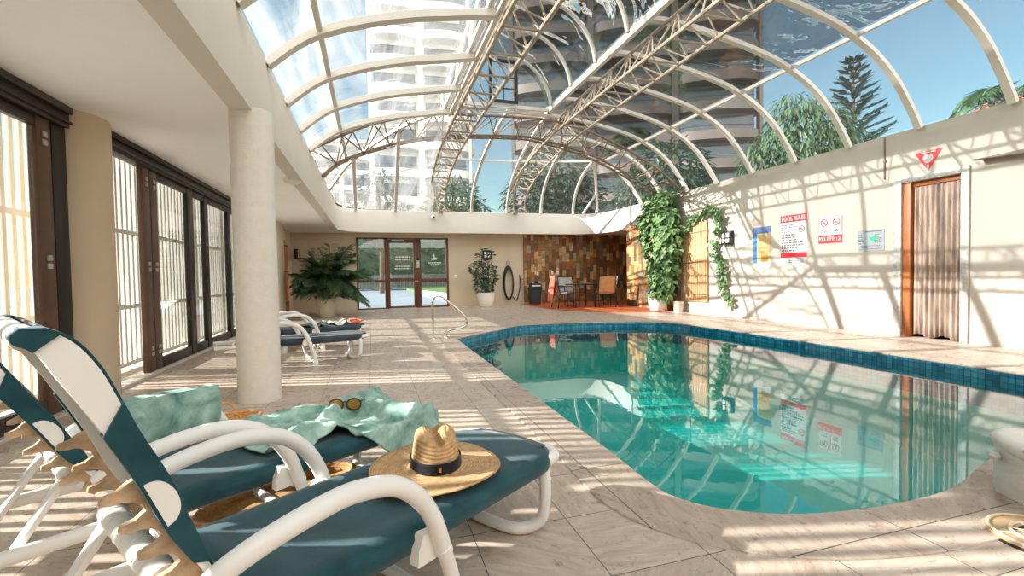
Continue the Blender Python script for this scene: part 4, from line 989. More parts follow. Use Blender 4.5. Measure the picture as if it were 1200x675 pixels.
patch(t, 'header_band', 'signred', -w_, w_, h-.13, h); text_on(t, 'POOL RULES', 'signwhite', 0, h-.068, .075, w_*1.8)
print_lines(t, 'signink', -w_*.92, w_*.3, h-.33, h-.16, 4); print_lines(t, 'signink', -w_*.92, w_*.95, .24, h-.34, 7, fill=.55); ringmark(t, 'signred', w_*.62, h-.27, .055)
m = MB(); m.tube([(-.0075, -(w_*.62-.03), h-.285), (-.0075, -(w_*.62), h-.262), (-.0075, -(w_*.62+.028), h-.285)], .006, 6); m.build('swimmer_mark', 'signink', t)
patch(t, 'lower_band', 'signred', -w_, w_, .135, .225); print_lines(t, 'signwhite', -w_*.85, w_*.85, .145, .215, 2, 'band_print', .5); print_lines(t, 'signink', -w_*.8, w_*.9, .03, .12, 3)
t, w_, h = wallsign('wall_sign', 'blue and yellow notice on the right wall, leftmost sign', 7.72, 7.28, 1.08, 1.87, 'signwhite')
patch(t, 'header_band', 'signnavy', -w_, w_, h-.13, h); print_lines(t, 'signwhite', -w_*.8, w_*.85, h-.115, h-.02, 2, 'header_print'); patch(t, 'side_band', 'signblue', -w_, -w_*.58, .07, h-.13)
patch(t, 'yellow_panel', 'signyellow', -w_*.5, w_*.98, .09, h-.14); patch(t, 'ochre_panel', 'signochre', -w_*.1, w_*.7, .1, .26, .002); print_lines(t, 'signochre', -w_*.45, w_*.95, .28, h-.16, 9); print_lines(t, 'signink', -w_*.96, -w_*.6, .35, h-.15, 7)
t, w_, h = wallsign('wall_sign', 'pair of small white and red prohibition signs above a pool depth plate', 6.27, 5.84, 1.45, 1.92, 'signwhite')
patch(t, 'depth_plate', 'signred', -w_, w_, 0, .135); text_on(t, 'POOL DEPTH 1.2m', 'signwhite', 0, .066, .075, w_*1.86)
for s in (-1, 1):
    c = s*w_*.51; m = MB(); rr = [(c-w_*.44, .165), (c+w_*.44, .165), (c+w_*.44, h-.02), (c-w_*.44, h-.02)]
    m.tube([(-.0068, -u, v) for u, v in [p for a, b in zip(rr, rr[1:]+rr[:1]) for p in (Vector(a).lerp(Vector(b), .06), Vector(a).lerp(Vector(b), .94))]], .004, 6, True); m.build('border', 'signred', t)
    ringmark(t, 'signred', c, h-.12, .058); m = MB(); m.tube([(-.0073, -(c-.025), h-.14), (-.0073, -(c+.005), h-.11), (-.0073, -(c+.02), h-.145)], .007, 6); m.build('figure_mark', 'signink', t)
    print_lines(t, 'signink', c-w_*.34, c+w_*.34, .18, .235, 2, fill=.6)
t, w_, h = wallsign('wall_sign', 'grey laminated map sheet with a green patch beside the doorway', 5.59, 5.18, 1.28, 1.61, 'signgrey')
patch(t, 'title_strip', 'signink', -w_*.4, w_*.85, h-.035, h-.02); m = MB(); m.prism([(.03, .165), (-.02, .155), (-.075, .18), (-.07, .215), (-.045, .235), (-.01, .215), (.045, .225)][::1], 'x', -.0075, -.0055); o = m.build('map_patch', 'signgreen', t); o.location.y = -.02
print_lines(t, 'signink', -w_*.9, -w_*.55, .1, h-.06, 5); print_lines(t, 'signink', -w_*.85, w_*.85, .02, .09, 3); print_lines(t, 'signink', w_*.3, w_*.9, .12, h-.07, 5)
t = thing('triangle_sign', 'red triangle sign pointing down above the right doorway', 'sign', (XR-.001, 4.605, 2.36))
m = MB(); m.prism([(0, 0), (.172, .272), (-.172, .272)], 'x', -.006, -.001, .001); m.build('board', 'signred', t, smooth=False)
MB().lathe([(0, 0), (.062, 0), (.062, .002), (0, .002)], (0, 0, 0), 28).build('white_disc', 'signwhite', t).matrix_local = Matrix.Translation((-.0085, 0, .17)) @ Matrix.Rotation(pi/2, 4, 'Y')
print_lines(t, 'signwhite', -.13, .13, .243, .265, 1, 'lettering', .8); m = MB(); m.box((-.0075, -.008, .04), (-.0055, .008, .085)); m.box((-.0075, -.008, .02), (-.0055, .008, .032)); m.build('exclamation_mark', 'signwhite', t, smooth=False)

# ---- wall lamps, conduits, switches
def wall_lamp(label, loc, rz):
    t = thing('wall_lamp', label, 'lamp', loc, rz)      # local: out of the wall along -y
    MB().box((-.15, -.09, 0), (.15, 0, .3), .015).build('housing', 'black', t)
    MB().box((-.105, -.098, .045), (.105, -.088, .255), .006).build('diffuser', 'lampglass', t)
    m = MB(); m.box((-.11, -.106, .14), (.11, -.096, .16)); m.box((-.01, -.106, .045), (.01, -.096, .255)); m.build('guard', 'black', t); return t
wall_lamp('square black bulkhead lamp on the right wall beside the trailing vine', (XR, 8.41, 1.57), pi/2*-1)
wall_lamp('square black bulkhead lamp on the back wall above the potted shrub', (3.68, YB, 1.52), 0)
wall_lamp('square black bulkhead lamp in the corner behind the potted palm', (XL+.16, 14.75, 1.55), pi/2)
for y, z0, lb in ((5.18, 2.35, 'thin brown conduit down the right wall beside the doorway'), (9.72, 2.3, 'thin brown conduit down the right wall beside the hanging plant')):
    m = MB(); m.tube([(XR-.012, y, z0), (XR-.012, y, 2.99)], .01, 8); m.box((XR-.016, y-.018, z0+.25), (XR, y+.018, z0+.28)); m.tube([(XR-.012, y, z0), (XR-.012, y, z0+.03)], .013, 8); tag(m.build('conduit', 'truss_dark'), lb, 'pipe')
m = MB(); m.prism([(4.0, 2.36), (3.55, 2.37), (2.9, 2.38), (2.9, 2.345), (3.55, 2.325)], 'x', XR-.16, XR, .004); tag(m.build('wall_fin', 'truss_dark'), 'thin dark blade bracket on the right wall by the doorway', 'bracket')
def plate(label, x, z, y=YB):
    t = thing('switch_plate', label, 'switch', (x, y, z)); MB().box((-.035, -.012, -.055), (.035, 0, .055), .006).build('plate', 'plastic', t); MB().box((-.012, -.018, -.02), (.012, -.011, .02), .003).build('rocker', 'signwhite', t)
plate('white switch on the tan wall beside the glass door', 2.62, .98)
ys_ = YB-.06
plate('white socket on the slate wall above the bin', 5.45, 1.02, ys_); plate('white socket on the slate wall, left of a pair', 5.98, 1.05, ys_); plate('white socket on the slate wall, right of a pair', 6.18, 1.05, ys_)
def dome(label, loc):
    t = thing('ceiling_lamp', label, 'lamp', loc); MB().lathe([(.13, 0), (.14, -.012), (.12, -.02)], (0, 0, 0), 28, True).build('base', 'plastic', t)
    MB().lathe([(.12, -.015), (.115, -.04), (.085, -.062), (.04, -.072), (.0, -.074)], (0, 0, 0), 28).build('diffuser', 'lampglass', t)
dome('round white dome lamp on the walkway ceiling past the column', (-1.0, 7.0, ZB)); dome('round white dome lamp under the beam over the seating alcove', (6.9, 14.85, ZB)); 
t = thing('downlight', 'small round downlight over the glazed back door', 'lamp', (1.0, 14.85, ZB)); MB().lathe([(.09, 0), (.09, -.012), (.06, -.014), (.05, -.004)], (0, 0, 0), 24).build('trim_ring', 'plastic', t); MB().lathe([(.05, -.005), (0, -.006)], (0, 0, 0), 20).build('lens', 'lampglass', t)
t = thing('security_camera', 'small white dome security camera on the far fascia', 'camera', (1.86, 14.5, 2.80)); MB().box((-.04, -.03, -.03), (.04, 0, .06), .008).build('bracket', 'plastic', t)
m = MB(); bmesh.ops.create_uvsphere(m.b, u_segments=20, v_segments=12, radius=.062, matrix=Matrix.Translation((0, -.07, 0))); m.build('dome', 'plastic', t)
m = MB(); bmesh.ops.create_uvsphere(m.b, u_segments=16, v_segments=10, radius=.032, matrix=Matrix.Translation((.015, -.112, -.005))); m.build('lens', 'black', t)

# ---- bamboo panel and orange shutter
t = thing('bamboo_panel', 'panel of upright split bamboo on the right wall beside the hanging plant', 'panel', (XR, 9.49, .29))
for k in range(16):
    y = -.44+.88*(k+.5)/16; m = MB(); m.tube([(-.03, y, 0), (-.03, y+.004*sin(k*2.1), .9), (-.03, y, 1.88)], .0262, 8); m.build('cane', 'bamboo', t)
for z in (.18, .95, 1.66): MB().tube([(-.062, -.46, z), (-.062, .46, z-.03)], .008, 6).build('tie_wire', 'truss_dark', t)
t = thing('timber_shutter', 'tall orange timber shutter on the left wall beyond the glass doors', 'shutter', (XL, 13.9, .02))
for k in range(5):
    y = -.42+.17*k; MB().box((0, y, 0), (.035, y+.165, 2.02-.05*abs(k-2)), .006).build('plank', 'orangewood', t)
for z in (.3, 1.15, 1.85): MB().box((.035, -.42, z), (.05, .43, z+.03), .003).build('strap', 'black', t)

# ---- hose, bin
t = thing('garden_hose', 'long dark coiled hose hung on the tan back wall', 'hose', (4.40, YB, .14))
for k in range(4):
    a_, b_ = .165-.012*(k % 2), .56-.02*k; MB().tube([(a_*cos(q), -.05-.03*(k % 2)-.012*k, .60-.02*k+b_*sin(q)+.02*(k > 1)) for q in [2*pi*i/40 for i in range(40)]], .021, 8, True).build('coil', 'rubber', t)
MB().tube(bez([(-.05, -.01, 1.22), (-.05, -.06, 1.3), (0, -.09, 1.36), (.06, -.06, 1.3), (.06, -.01, 1.22)], 5), .012, 8).build('hook', 'galv', t)
MB().tube(bez([(.15, -.05, .12), (.25, -.05, .0), (.33, -.06, .12), (.42, -.04, .5), (.40, -.03, .85)], 6), .016, 8).build('tail', 'rubber', t)
t = thing('hose_tap', 'brass garden tap with a hanging hose tail by the slate wall', 'tap', (4.9, YB, .8)); MB().tube([(0, -.01, 0), (0, -.07, 0), (0, -.09, -.04)], .014, 8).build('spout', 'brass', t); MB().tube([(-.04, -.06, .05), (.04, -.06, .05)], .012, 8).build('handle', 'signred', t); MB().tube([(.0, -.02, .0), (.01, -.02, -.4), (.0, -.02, -.7)], .012, 8).build('pipe', 'galv', t)
t = thing('waste_bin', 'dark plastic bin with a pale swing lid by the slate wall', 'bin', (5.2, 14.65, .004))
m = MB()
rows = [[(sx*w2, sy*d2, z) for sx, sy in ((-1, -1), (1, -1), (1, 1), (-1, 1), (-1, -1))] for w2, d2, z in ((.15, .13, 0), (.19, .16, .5), (.21, .18, .52), (.21, .18, .56))]
m.grid(rows); m.b.faces.new([m.b.verts.new(p) for p in ((-.15, -.13, 0), (.15, -.13, 0), (.15, .13, 0), (-.15, .13, 0))]); m.build('body', 'bin', t, angle=30)
m = MB(); m.prism([(-.18, .56), (.18, .56), (.14, .70), (.0, .74), (-.14, .70)], 'y', -.16, .16, .01); m.build('hood', 'bin', t); MB().bar((0, -.17, .60), (0, -.12, .72), .28, .012, bev=.004).build('flap', 'lampglass', t)

# ---- table and chairs in the alcove
t = thing('patio_table', 'small dark patio table among the sling chairs', 'table', (5.98, 12.75, .006))
MB().box((-.36, -.36, .66), (.36, .36, .69), .008).build('table_top', 'chairmetal', t)
for a in (-1, 1):
    for b in (-1, 1): MB().tube([(a*.31, b*.31, 0), (a*.31, b*.31, .66)], .02, 8).build('leg', 'chairmetal', t)
def sling_chair(label, loc, rz, back='slingback'):
    t = thing('sling_chair', label, 'chair', loc, rz, 'sling chairs round the patio table')   # faces -y
    for s in (-1, 1):
        x = s*.25
        m = MB(); m.tube(bez([(x, .24, 0), (x, .20, .25), (x, .17, .42), (x, .23, .62), (x, .31, .90)], 4), .013, 8); m.build('back_post', 'chairmetal', t)
        m = MB(); m.tube(bez([(x, -.26, 0), (x, -.25, .3), (x, -.25, .56), (x, -.20, .62), (x, 0, .63), (x, .22, .60)], 4), .013, 8); m.build('arm_and_leg', 'chairmetal', t)
        m = MB(); m.tube([(x, -.25, .43), (x, .17, .40)], .012, 8); m.build('seat_rail', 'chairmetal', t)
    MB().grid([[(-.24+.48*j/6, -.25+.42*i/8, .44-.03*i/8-.02*sin(pi*j/6)) for j in range(7)] for i in range(9)]).build('seat', 'slingback', t, solid=.006, angle=0)
    P = bez([(0, .18, .42), (0, .225, .60), (0, .27, .76), (0, .315, .91)], 3)
    MB().grid([[(-.24+.48*j/6, p.y+.012*sin(pi*j/6), p.z) for j in range(7)] for p in P]).build('back', back, t, solid=.006, angle=0)
    MB().tube([(-.25, .31, .90), (.25, .31, .90)], .013, 8).build('top_rail', 'chairmetal', t); MB().tube([(-.25, -.25, .16), (.25, -.25, .16)], .009, 8).build('stretcher', 'chairmetal', t); return t
sling_chair('sling chair with a coral towel on its back', (5.38, 12.75, .006), pi/2)
sling_chair('grey sling chair behind the patio table by the slate wall', (5.92, 13.5, .006), 0)
sling_chair('tan backed sling chair nearest the pool with its back to the viewer', (6.62, 12.45, .006), radians(168), 'slingtan')
sling_chair('grey sling chair at the right end turned sideways to the table', (7.0, 13.1, .006), radians(-62))
rows = []
for i in range(25):
    f = i/24; row = []
    for j in range(13):
        v = -.2+.4*j/12*(1 if f > .5 else .9); s = (f-.5)*1.25
        x = -.32+.0+(.03 if s > 0 else -.03)*min(1, abs(s)*6)+(.025*sin(j*1.1+i*.2) if abs(s) > .05 else 0)+(.1*s if s > 0 else .08*s); z = .925-abs(s)*1.18*(1 if s < 0 else .62)+.01*sin(j*.9)
        row.append((5.38+x, 12.75+v+.03*sin(i*.5), max(.03, z)))
    rows.append(row)
tag(MB().grid(rows).build('towel', 'coral', None, solid=.012, angle=0), 'coral towel draped over the back of the left patio chair', 'towel')
# ================================================================== PLANTS
def frond(m, base, direction, length, droop, nleaf, leaf, wid, rnd, flat=.35, lift=.9):
    """one feather palm frond: returns its midrib points and adds leaflets to m"""
    d = Vector(direction).normalized(); side = d.cross(Vector((0, 0, 1)))
    side = side.normalized() if side.length > .05 else Vector((1, 0, 0))
    pts = []
    for k in range(11):
        f = k/10; h = Vector((d.x, d.y, 0)); pts.append(Vector(base)+d*length*f+Vector((0, 0, -droop*length*f*f))-d*.12*length*f*f)
    for k in range(nleaf):
        f = .16+.84*(k+.5)/nleaf; i = min(9, int(f*10)); p = pts[i].lerp(pts[i+1], f*10-i); tg = (pts[i+1]-pts[i]).normalized()
        L = leaf*(.45+1.0*sin(pi*min(1, .12+f*.86))*.6)*rnd.uniform(.85, 1.1)
        for s in (-1, 1):
            ld = (side*s+tg*rnd.uniform(.55, .8)+Vector((0, 0, rnd.uniform(-.45, -.05)))).normalized(); m.quadcard(p, ld, Vector((0, 0, 1))+side*s*flat, L, wid)
    return pts
def potted(name, label, loc, prof, potmat, cat='potted plant'):
    t = thing(name, label, cat, loc); h = prof[-1][1]
    MB().lathe(prof+[(prof[-1][0]-.02, h), (prof[-1][0]-.03, h-.06)], (0, 0, 0), 36).build('pot', potmat, t, angle=50)
    MB().lathe([(prof[-1][0]-.025, h-.04), (0, h-.03)], (0, 0, 0), 24).build('soil', 'soil', t); return t
POT = [(.0, 0), (.17, 0), (.19, .02), (.235, .2), (.26, .38), (.265, .45), (.27, .47)]
pp = potted('potted_palm', 'large dark green feather palm in a cream pot left of the glass door', (-1.13, 12.95, 0), POT, 'pot')
rnd = random.Random(21); stems = MB()
k = 0
for a, el, L, dr in [(10, 62, 1.5, .5), (40, 70, 1.45, .45), (75, 55, 1.3, .7), (110, 66, 1.4, .5), (150, 60, 1.4, .6), (185, 50, 1.3, .75), (215, 68, 1.6, .45), (250, 56, 1.4, .7), (285, 64, 1.5, .55), (320, 52, 1.4, .75), (350, 45, 1.3, .85), (20, 38, 1.5, .6), (60, 35, 1.2, .9), (165, 36, 1.25, .8), (200, 30, 1.2, .9), (240, 34, 1.2, .95), (275, 36, 1.25, 1.0), (300, 28, 1.2, 1.0), (335, 30, 1.3, .95), (5, 22, 1.2, 1.0), (180, 78, 1.85, .32), (300, 80, 1.75, .3), (30, 76, 1.8, .36), (0, 56, 1.75, .55), (260, 22, 1.0, 1.1), (225, 20, 1.0, 1.1), (315, 18, 1.05, 1.1), (195, 58, 1.7, .55), (345, 66, 1.7, .5), (130, 74, 1.6, .4), (90, 30, 1.1, .9), (290, 50, 1.45, .7), (330, 68, 1.7, .5), (210, 42, 1.3, .8), (260, 48, 1.3, .8), (355, 30, 1.4, .8), (15, 50, 1.6, .6), (235, 74, 1.6, .4), (280, 30, .9, 1.0)] + [(q*29 % 360, 34+(q*17) % 44, 1.25+.05*(q % 8), .5+.06*(q % 6)) for q in range(16)] + [(q*31 % 360, 40+(q*13) % 25, 1.1, 1.25+.05*(q % 5)) for q in range(14)]:
    fm = MB(); a_, e_ = radians(a+rnd.uniform(-8, 8)), radians(max(24, el)); base = Vector((.08*cos(a_), .08*sin(a_), .45+rnd.uniform(0, .55)))
    L *= .8 if cos(a_) < -.35 else 1.0
    pts = frond(fm, base, (cos(a_)*cos(e_), sin(a_)*cos(e_), sin(e_)), L, dr*.5, 58, .42, .026, rnd)
    fm.tube(pts, [.011-.0008*i for i in range(11)], 6); fm.build('frond', 'palm', pp, normals=False, smooth=False)
m = MB()
for k in range(7): a = k*.9; m.tube([(.07*cos(a), .07*sin(a), .42), (.09*cos(a+.2), .09*sin(a+.2), .8), (.1*cos(a+.3), .1*sin(a+.3), 1.15)], [.02, .015, .008], 7)
m.build('stems', 'stem', pp)
def leaf_cloud(m, blobs, n, size, rnd, wid=.6, hang=.4):
    tot = sum(b[3]*b[4]*b[5] for b in blobs)
    for bx, by_, bz, rx, ry, rz in blobs:
        for i in range(int(n*rx*ry*rz/tot)):
            th, ph = rnd.uniform(0, 2*pi), math.acos(rnd.uniform(-1, 1)); r = rnd.uniform(.55, 1.0)**.5
            nv = Vector((cos(th)*sin(ph), sin(th)*sin(ph), cos(ph))); p = Vector((bx+rx*r*nv.x, by_+ry*r*nv.y, bz+rz*r*nv.z))
            d = Vector((nv.x+rnd.uniform(-.7, .7), nv.y+rnd.uniform(-.7, .7), nv.z*.5-hang+rnd.uniform(-.5, .5))); s = size*rnd.uniform(.6, 1.25); m.quadcard(p, d, nv+Vector((0, 0, .5)), s, s*wid)
    return m
ps = potted('potted_shrub', 'leafy grey green shrub in a white pot against the tan back wall', (3.45, 14.35, 0), [(.0, 0), (.19, 0), (.21, .02), (.26, .22), (.285, .43), (.29, .46)], 'potwhite')
m = leaf_cloud(MB(), [(0, 0, 1.0, .36, .3, .42), (-.05, 0, .65, .3, .26, .25), (-.22, 0, 1.22, .28, .24, .22), (-.16, 0, 1.5, .16, .16, .16)], 950, .13, random.Random(4), .42, .2)
m.build('foliage', 'shrub', ps, normals=False, smooth=False)
rnd = random.Random(9)
for a, L in ((150, .75), (60, .8), (20, .7), (100, .9)):
    fm = MB(); a_ = radians(a); frond(fm, (0, 0, 1.35), (cos(a_)*.5, -.15, .9), L, .35, 9, .22, .07, rnd); fm.build('tall_spray', 'shrub', ps, normals=False, smooth=False)
m = MB()
for k in range(5): a = k*1.26; m.tube([(.03*cos(a), .03*sin(a), .43), (.08*cos(a), .08*sin(a), .9), (.14*cos(a), .14*sin(a), 1.4)], [.016, .012, .006], 6)
m.build('stems', 'stem', ps)
hp = potted('hanging_plant', 'tall mass of pale green heart shaped leaves in a white pot at the slate return', (7.05, 10.42, 0), [(.0, 0), (.17, 0), (.19, .02), (.235, .2), (.255, .38), (.26, .42)], 'potwhite')
m = leaf_cloud(MB(), [(.14, .1, 2.86, .26, .5, .26), (.1, .12, 2.4, .32, .68, .38), (.1, 0, 1.95, .32, .72, .4), (.1, -.05, 1.55, .3, .62, .35), (.08, -.1, 1.15, .26, .5, .32), (.05, -.12, .8, .24, .42, .3), (.0, -.12, .52, .22, .38, .2)], 2300, .19, random.Random(6), .72, .75)
m.build('foliage', 'ivy', hp, normals=False, smooth=False)
m = MB()
for k in range(6): m.tube(bez([(.02*k-.05, .02*k, .4), (.1, -.1+.06*k, 1.2), (.2, -.2+.1*k, 2.2), (.25, -.2+.12*k, 2.9)], 4), .012, 6)
m.build('stems', 'stem', hp)
m = MB(); m.lathe([(0, 0), (.1, 0), (.13, .25), (.135, .27), (.12, .27)], (7.3, 9.92, 0), 24); tag(m.build('plant_pot', 'pot'), 'small brown cream pot beside the big white pot', 'pot')
# trailing vine on the right wall
tv = thing('trailing_vine', 'trailing vine of small leaves looped along and down the right wall', 'vine', (XR, 9.0, 1.5))
path = bez([(XR-.06, 9.75, 2.02), (XR-.06, 9.55, 2.2), (XR-.05, 9.24, 2.33), (XR-.05, 8.87, 2.40), (XR-.05, 8.6, 2.2), (XR-.05, 8.63, 1.91), (XR-.05, 8.79, 1.5), (XR-.05, 8.6, 1.24), (XR-.05, 8.5, .96), (XR-.05, 8.53, .68), (XR-.05, 8.25, .31)], 10)
O_ = Vector((XR, 9.0, 1.5)); MB().tube([p-O_ for p in path], .007, 6).build('stem', 'stem', tv)
rnd = random.Random(13); m = MB()
for p in path:
    for k in range(4):
        d = Vector((rnd.uniform(-1, -.1), rnd.uniform(-1, 1), rnd.uniform(-1.2, .5))); s = rnd.uniform(.08, .14); m.quadcard(p-O_+Vector((rnd.uniform(-.05, 0), rnd.uniform(-.09, .09), rnd.uniform(-.09, .09))), d, (-1, 0, .4), s, s*.75)
m.build('leaves', 'ivy', tv, normals=False, smooth=False)

# ================================================================== OUTSIDE
m = MB()
for lo, hi in (((-160, -120, -.14), (-2.56, 160, -.08)), ((9.5, -120, -.14), (160, 160, -.08)), ((-2.56, 15.4, -.14), (9.5, 160, -.08)), ((-2.56, -120, -.14), (9.5, -3.4, -.08))): m.box(lo, hi)
struct(m.build('ground_outside', 'concrete', smooth=False), 'paving outside')
struct(MB().box((-14, -14, -.08), (-2.6, 30, -.06)).build('bounce_paving', 'bounceground', smooth=False), 'pale paving added beyond the bar screens to bounce sunlight indoors')  # added pale slab, bounces sun up through the windows onto the ceiling
m = MB(); m.box((-3, 15.4, -.08), (2.6, 34, -.02)); struct(m.build('path_outside', 'concrete', smooth=False), 'pale paving beyond the glass door')
m = MB(); m.prism([(3.62, 19.5), (9, 19.5), (9, 38), (2.64, 38), (2.64, 26.02)], 'z', -.08, .1); tag(m.build('lawn', 'grass'), 'green lawn beyond the glass back door', 'grass', None, 'stuff')
m = MB(); m.prism([(3.3, 19.3), (3.58, 19.4), (2.9, 26.0), (2.62, 25.9)], 'z', -.08, .2, .01); tag(m.build('garden_kerb', 'towerwhite'), 'low white kerb along the lawn beyond the glass door', 'kerb')
t = thing('garden_fence', 'pale slatted fence across the garden beyond the glass door', 'fence', (1.5, 38.5, -.08))
for x in (-5, -2.5, 0, 2.5, 5): MB().box((x-.05, -.05, 0), (x+.05, .05, 1.35), .005).build('post', 'fencegrey', t)
m = MB()
for k in range(90): x = -5+10*k/89; m.box((x-.03, -.03, .1), (x+.03, -.01, 1.25))
m.box((-5, -.01, .2), (5, .02, .26)); m.box((-5, -.01, 1.05), (5, .02, 1.11)); m.build('palings', 'fencegrey', t, smooth=False)
def hedge(label, lo, hi, n, mat='hedge', sz=.3, seed=1):
    t = thing('hedge', label, 'hedge', ((lo[0]+hi[0])/2, (lo[1]+hi[1])/2, -.08)); rnd = random.Random(seed); c = Vector((t.location.x, t.location.y, 0)); m = MB()
    for i in range(n):
        p = Vector((rnd.uniform(lo[0], hi[0]), rnd.uniform(lo[1], hi[1]), hi[2]*rnd.random()**.6))-c
        m.quadcard(p, (rnd.uniform(-1, 1), rnd.uniform(-1, .3), rnd.uniform(-.6, .9)), (rnd.uniform(-.4, .4), -1, .6), sz*rnd.uniform(.6, 1.3), sz*.5)
    m.build('foliage', mat, t, normals=False, smooth=False)
    MB().box(Vector(lo)-c+Vector((.15, .15, .08)), Vector(hi)-c+Vector((-.15, -.15, -.3)), .1).build('inner_growth', 'treedark', t)
hedge('tall hedge beyond the garden fence behind the glass door', (-5, 40, 0), (10, 42, 5.0), 3600, sz=.42, seed=2)
def tree(label, loc, h, blobs, n, size, mat, seed, trunk=.16, hang=.5, wid=.4, name='tree'):
    t = thing(name, label, 'tree', (loc[0], loc[1], -.1)); leaf_cloud(MB(), blobs, n, size, random.Random(seed), wid, hang).build('crown', mat, t, normals=False, smooth=False)
    m = MB(); m.tube([(0, 0, 0), (.05, .03, h*.35), (-.05, 0, h*.7), (0, 0, h*.9)], [trunk, trunk*.8, trunk*.5, trunk*.2], 10)
    for bx, by_, bz, rx, ry, rz in blobs: m.tube([(0, 0, min(bz, h)*.55), (bx*.6, by_*.6, bz*.85), (bx, by_, bz)], [trunk*.4, trunk*.25, trunk*.08], 6)
    m.build('trunk', 'bark', t); return t
G = None
tree('weeping grey green tree beyond the right wall, left of the spiky pine', (19.8, 17.2), 8.6, [(0, 0, 7.4, 2.0, 2.0, 1.7), (-1.2, .6, 6.2, 1.8, 1.6, 1.6), (1.3, -.5, 6.3, 1.8, 1.6, 1.7), (0, 0, 5.2, 2.6, 2.0, 1.4), (-.6, .2, 8.5, 1.1, 1.1, 1.0)], 5200, .55, 'tree', 31, hang=1.1, wid=.2)
def pine(label, loc, h, seed, spread=2.6):
    t = thing('pine_tree', label, 'tree', (loc[0], loc[1], -.1)); rnd = random.Random(seed); m = MB(); b = MB()
    b.tube([(0, 0, 0), (0, 0, h)], [.25, .04], 10)
    for k in range(15):
        z = h*(.38+.61*k/14); L = spread*(1-.86*k/14)
        for q in range(6):
            a = 2*pi*q/6+k*.5; e = Vector((cos(a)*L, sin(a)*L, z+L*.32)); b.tube([(0, 0, z), e], [.05, .012], 5)
            for i in range(20):
                f = .3+.7*i/19; p = Vector((0, 0, z)).lerp(e, f)
                for s in (-1, 1): m.quadcard(p, Vector((cos(a)-s*sin(a)*1.1, sin(a)+s*cos(a)*1.1, .75+rnd.uniform(-.2, .3))), (0, 0, 1), .42*rnd.uniform(.7, 1.1), .09)
    m.build('needles', 'pine', t, normals=False, smooth=False); b.build('trunk', 'bark', t)
pine('tall spiky pine standing against the blue sky beyond the right wall', (27.2, 20.6), 13.2, 41, 3.0)
tree('dark tree seen low through the glass beside the brown tower', (16.2, 22.6), 8.4, [(0, 0, 6.6, 2.2, 2, 1.8), (-1.5, 0, 5.2, 2, 1.8, 1.6), (1.3, 0, 5.3, 1.8, 1.6, 1.6)], 2400, .5, 'treedark', 32)
tree('broad dark tree behind the far end of the glass roof, right of centre', (11.2, 27.5), 9.6, [(0, 0, 7.4, 2.3, 2, 2.0), (-1.4, .3, 5.8, 2, 1.8, 1.7), (1.4, .2, 6.0, 2, 1.8, 1.7), (0, 0, 4.6, 2.2, 1.8, 1.4)], 3000, .5, 'treedark', 33)
tree('bushy green tree behind the far end of the glass roof, left of centre', (5.6, 32.5), 8.8, [(0, 0, 6.2, 1.9, 1.7, 1.7), (-1.0, 0, 5.0, 1.6, 1.4, 1.3), (1.2, .3, 5.2, 1.6, 1.4, 1.4)], 2200, .45, 'tree', 34)
tree('thin street tree before the white flats, far left through the roof', (.6, 30), 8.0, [(0, 0, 6.4, 1.2, 1.0, 1.4), (.6, 0, 5.0, 1.3, 1.1, 1.0), (-.9, 0, 4.8, 1.2, 1.0, 1.0), (-2.6, 0, 4.9, 1.3, 1, 1.2)], 1300, .4, 'treedark', 35)
def palm_tree(label, loc, h, L, nf, seed, mat='palm', leaf=.8):
    t = thing('palm_tree', label, 'tree', (loc[0], loc[1], -.1)); rnd = random.Random(seed)
    MB().tube([(0, 0, 0), (.08, 0, h*.5), (0, 0, h)], [.2, .15, .12], 10).build('trunk', 'bark', t)
    for k in range(nf):
        fm = MB(); a = 2*pi*k/nf+rnd.uniform(-.2, .2); e = radians(rnd.choice((15, 35, 55, 70))); pts = frond(fm, (0, 0, h), (cos(a)*cos(e), sin(a)*cos(e), sin(e)), L*rnd.uniform(.85, 1.1), .6, 22, leaf, .08, rnd); fm.tube(pts, .02, 5); fm.build('frond', mat, t, normals=False, smooth=False)
palm_tree('palm leaning over the red roof beyond the right wall at the edge', (19.8, 9.85), 6.2, 2.4, 18, 51)
palm_tree('small palm behind the far fascia beside the left truss', (4.0, 23.5), 4.0, 1.3, 12, 52, 'palm', .5)
palm_tree('tall palm against the brown tower behind the roof ribs', (17.2, 28.5), 10.0, 2.6, 16, 53)
# house with a red roof at the right edge
t = thing('red_roofed_house', 'low house with a red tiled roof at the right edge beyond the wall', 'house', (26.3, 11.6, -.1))
MB().box((-3, -5, 0), (5, 2.6, 6.2)).build('wall', 'towerwhite', t, smooth=False); m = MB(); m.prism([(-3.4, 6.2), (5.4, 6.2), (1, 8.6)], 'y', -5.4, 3.0); m.build('roof', 'roofred', t, smooth=False)

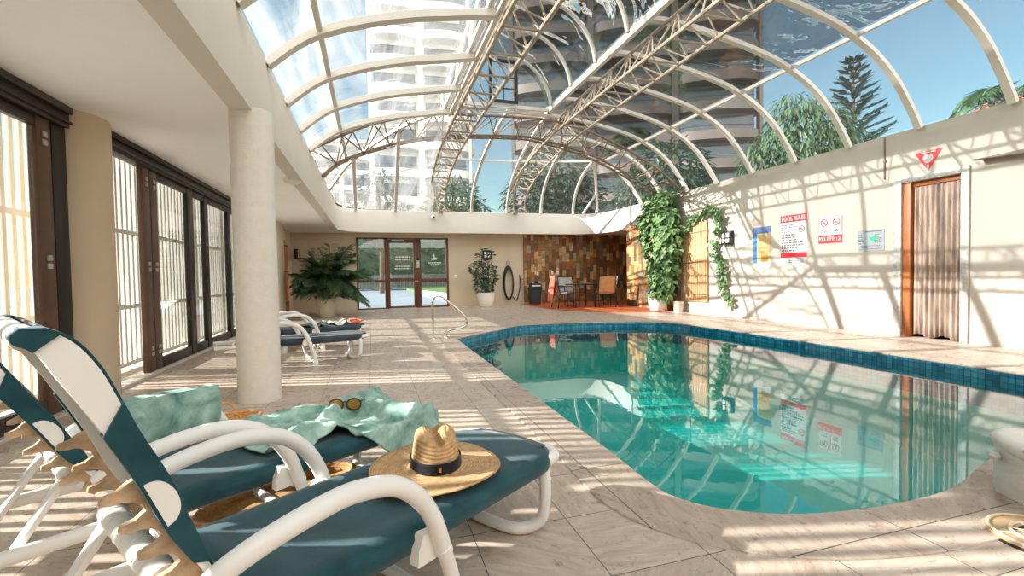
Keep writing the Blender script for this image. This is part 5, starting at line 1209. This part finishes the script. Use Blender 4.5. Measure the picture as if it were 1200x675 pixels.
# towers
def tower(label, loc, rz, wd, dp, floors, fh, wall, seed, curve=True, z0=0.0):
    """flats: storeys of recessed glazing behind balcony bands"""
    t = thing('apartment_tower', label, 'building', (loc[0], loc[1], -.1), rz); rnd = random.Random(seed)
    H_ = floors*fh
    MB().box((-wd/2+1.0, .9, 0), (wd/2-1.0, dp, H_)).build('core', wall, t, smooth=False)
    nb = max(2, int(wd/(8 if curve else 5.2)))
    def band(off):
        pts = []
        for k in range(nb):
            x0, x1 = -wd/2+wd*k/nb, -wd/2+wd*(k+1)/nb
            for i in range(9):
                f = i/9; bul = sin(pi*f)**.35*1.3 if curve else (.9 if .08 < f < .92 else 0); pts.append((x0+(x1-x0)*f, .6-bul-off))
        return [(wd/2+.0, 1.4)] + pts[::-1] + [(-wd/2, 1.4)] if False else [(-wd/2, 2.0)]+pts+[(wd/2, .6), (wd/2+.6, 1.6), (wd/2, 2.6)]
    P = band(0)
    for f in range(floors):
        z = f*fh; MB().prism(P, 'z', z-.12, z+.75 if f else z+.2).build('balcony', wall, t, angle=40)
        m = MB()
        for k in range(nb):
            x0 = -wd/2+wd*k/nb+.55; x1 = -wd/2+wd*(k+1)/nb-.55; m.box((x0, .84, z+.1), (x1, .92, z+2.35))
        m.build('glazing', 'towerglass', t, smooth=False)
        m = MB(); m.tube([(x, y+.1, z+1.15) for x, y in P[1:-3]], .035, 5); m.build('handrail', 'towerdark', t)
    m = MB()
    for k in range(nb+1): x = -wd/2+wd*k/nb; m.box((max(-wd/2, x-.3), .1, 0), (min(wd/2, x+.3), 1.0, H_))
    m.build('fin_walls', wall, t, smooth=False); MB().box((-wd/2-.2, -.6, H_), (wd/2+.2, dp, H_+.5)).build('parapet', wall, t, smooth=False); return t
tower('tall brown grey tower of curved balconies over the middle of the roof', (24.8, 40.5), radians(-24), 24, 12, 16, 2.75, 'towerbrown', 1)
tower('white tower with curved balconies seen through the left of the roof', (5.6, 52), radians(-4), 11, 9, 13, 3.0, 'towerwhite', 2)
tower('distant white flats with square windows at the far left of the roof', (-2.0, 92), radians(2), 17, 10, 9, 2.9, 'towerwhite', 3, False)
# beyond the windows on the left
t = thing('neighbour_building', 'low blue grey building beyond the bar screens on the left', 'building', (-15, 9, -.1))
MB().box((-3, -16, 0), (0, 5, 4.2)).build('wall', 'lilac', t, smooth=False); m = MB(); m.prism([(-3.4, 4.2), (.4, 4.2), (-1.5, 5.0)], 'y', -16.3, 5.3); m.build('roof', 'fencegrey', t, smooth=False)
hedge('clipped hedge beyond the bar screens on the left', (-11, -8, 0), (-10, 16, 1.9), 4200, 'treedark', .32, 5)
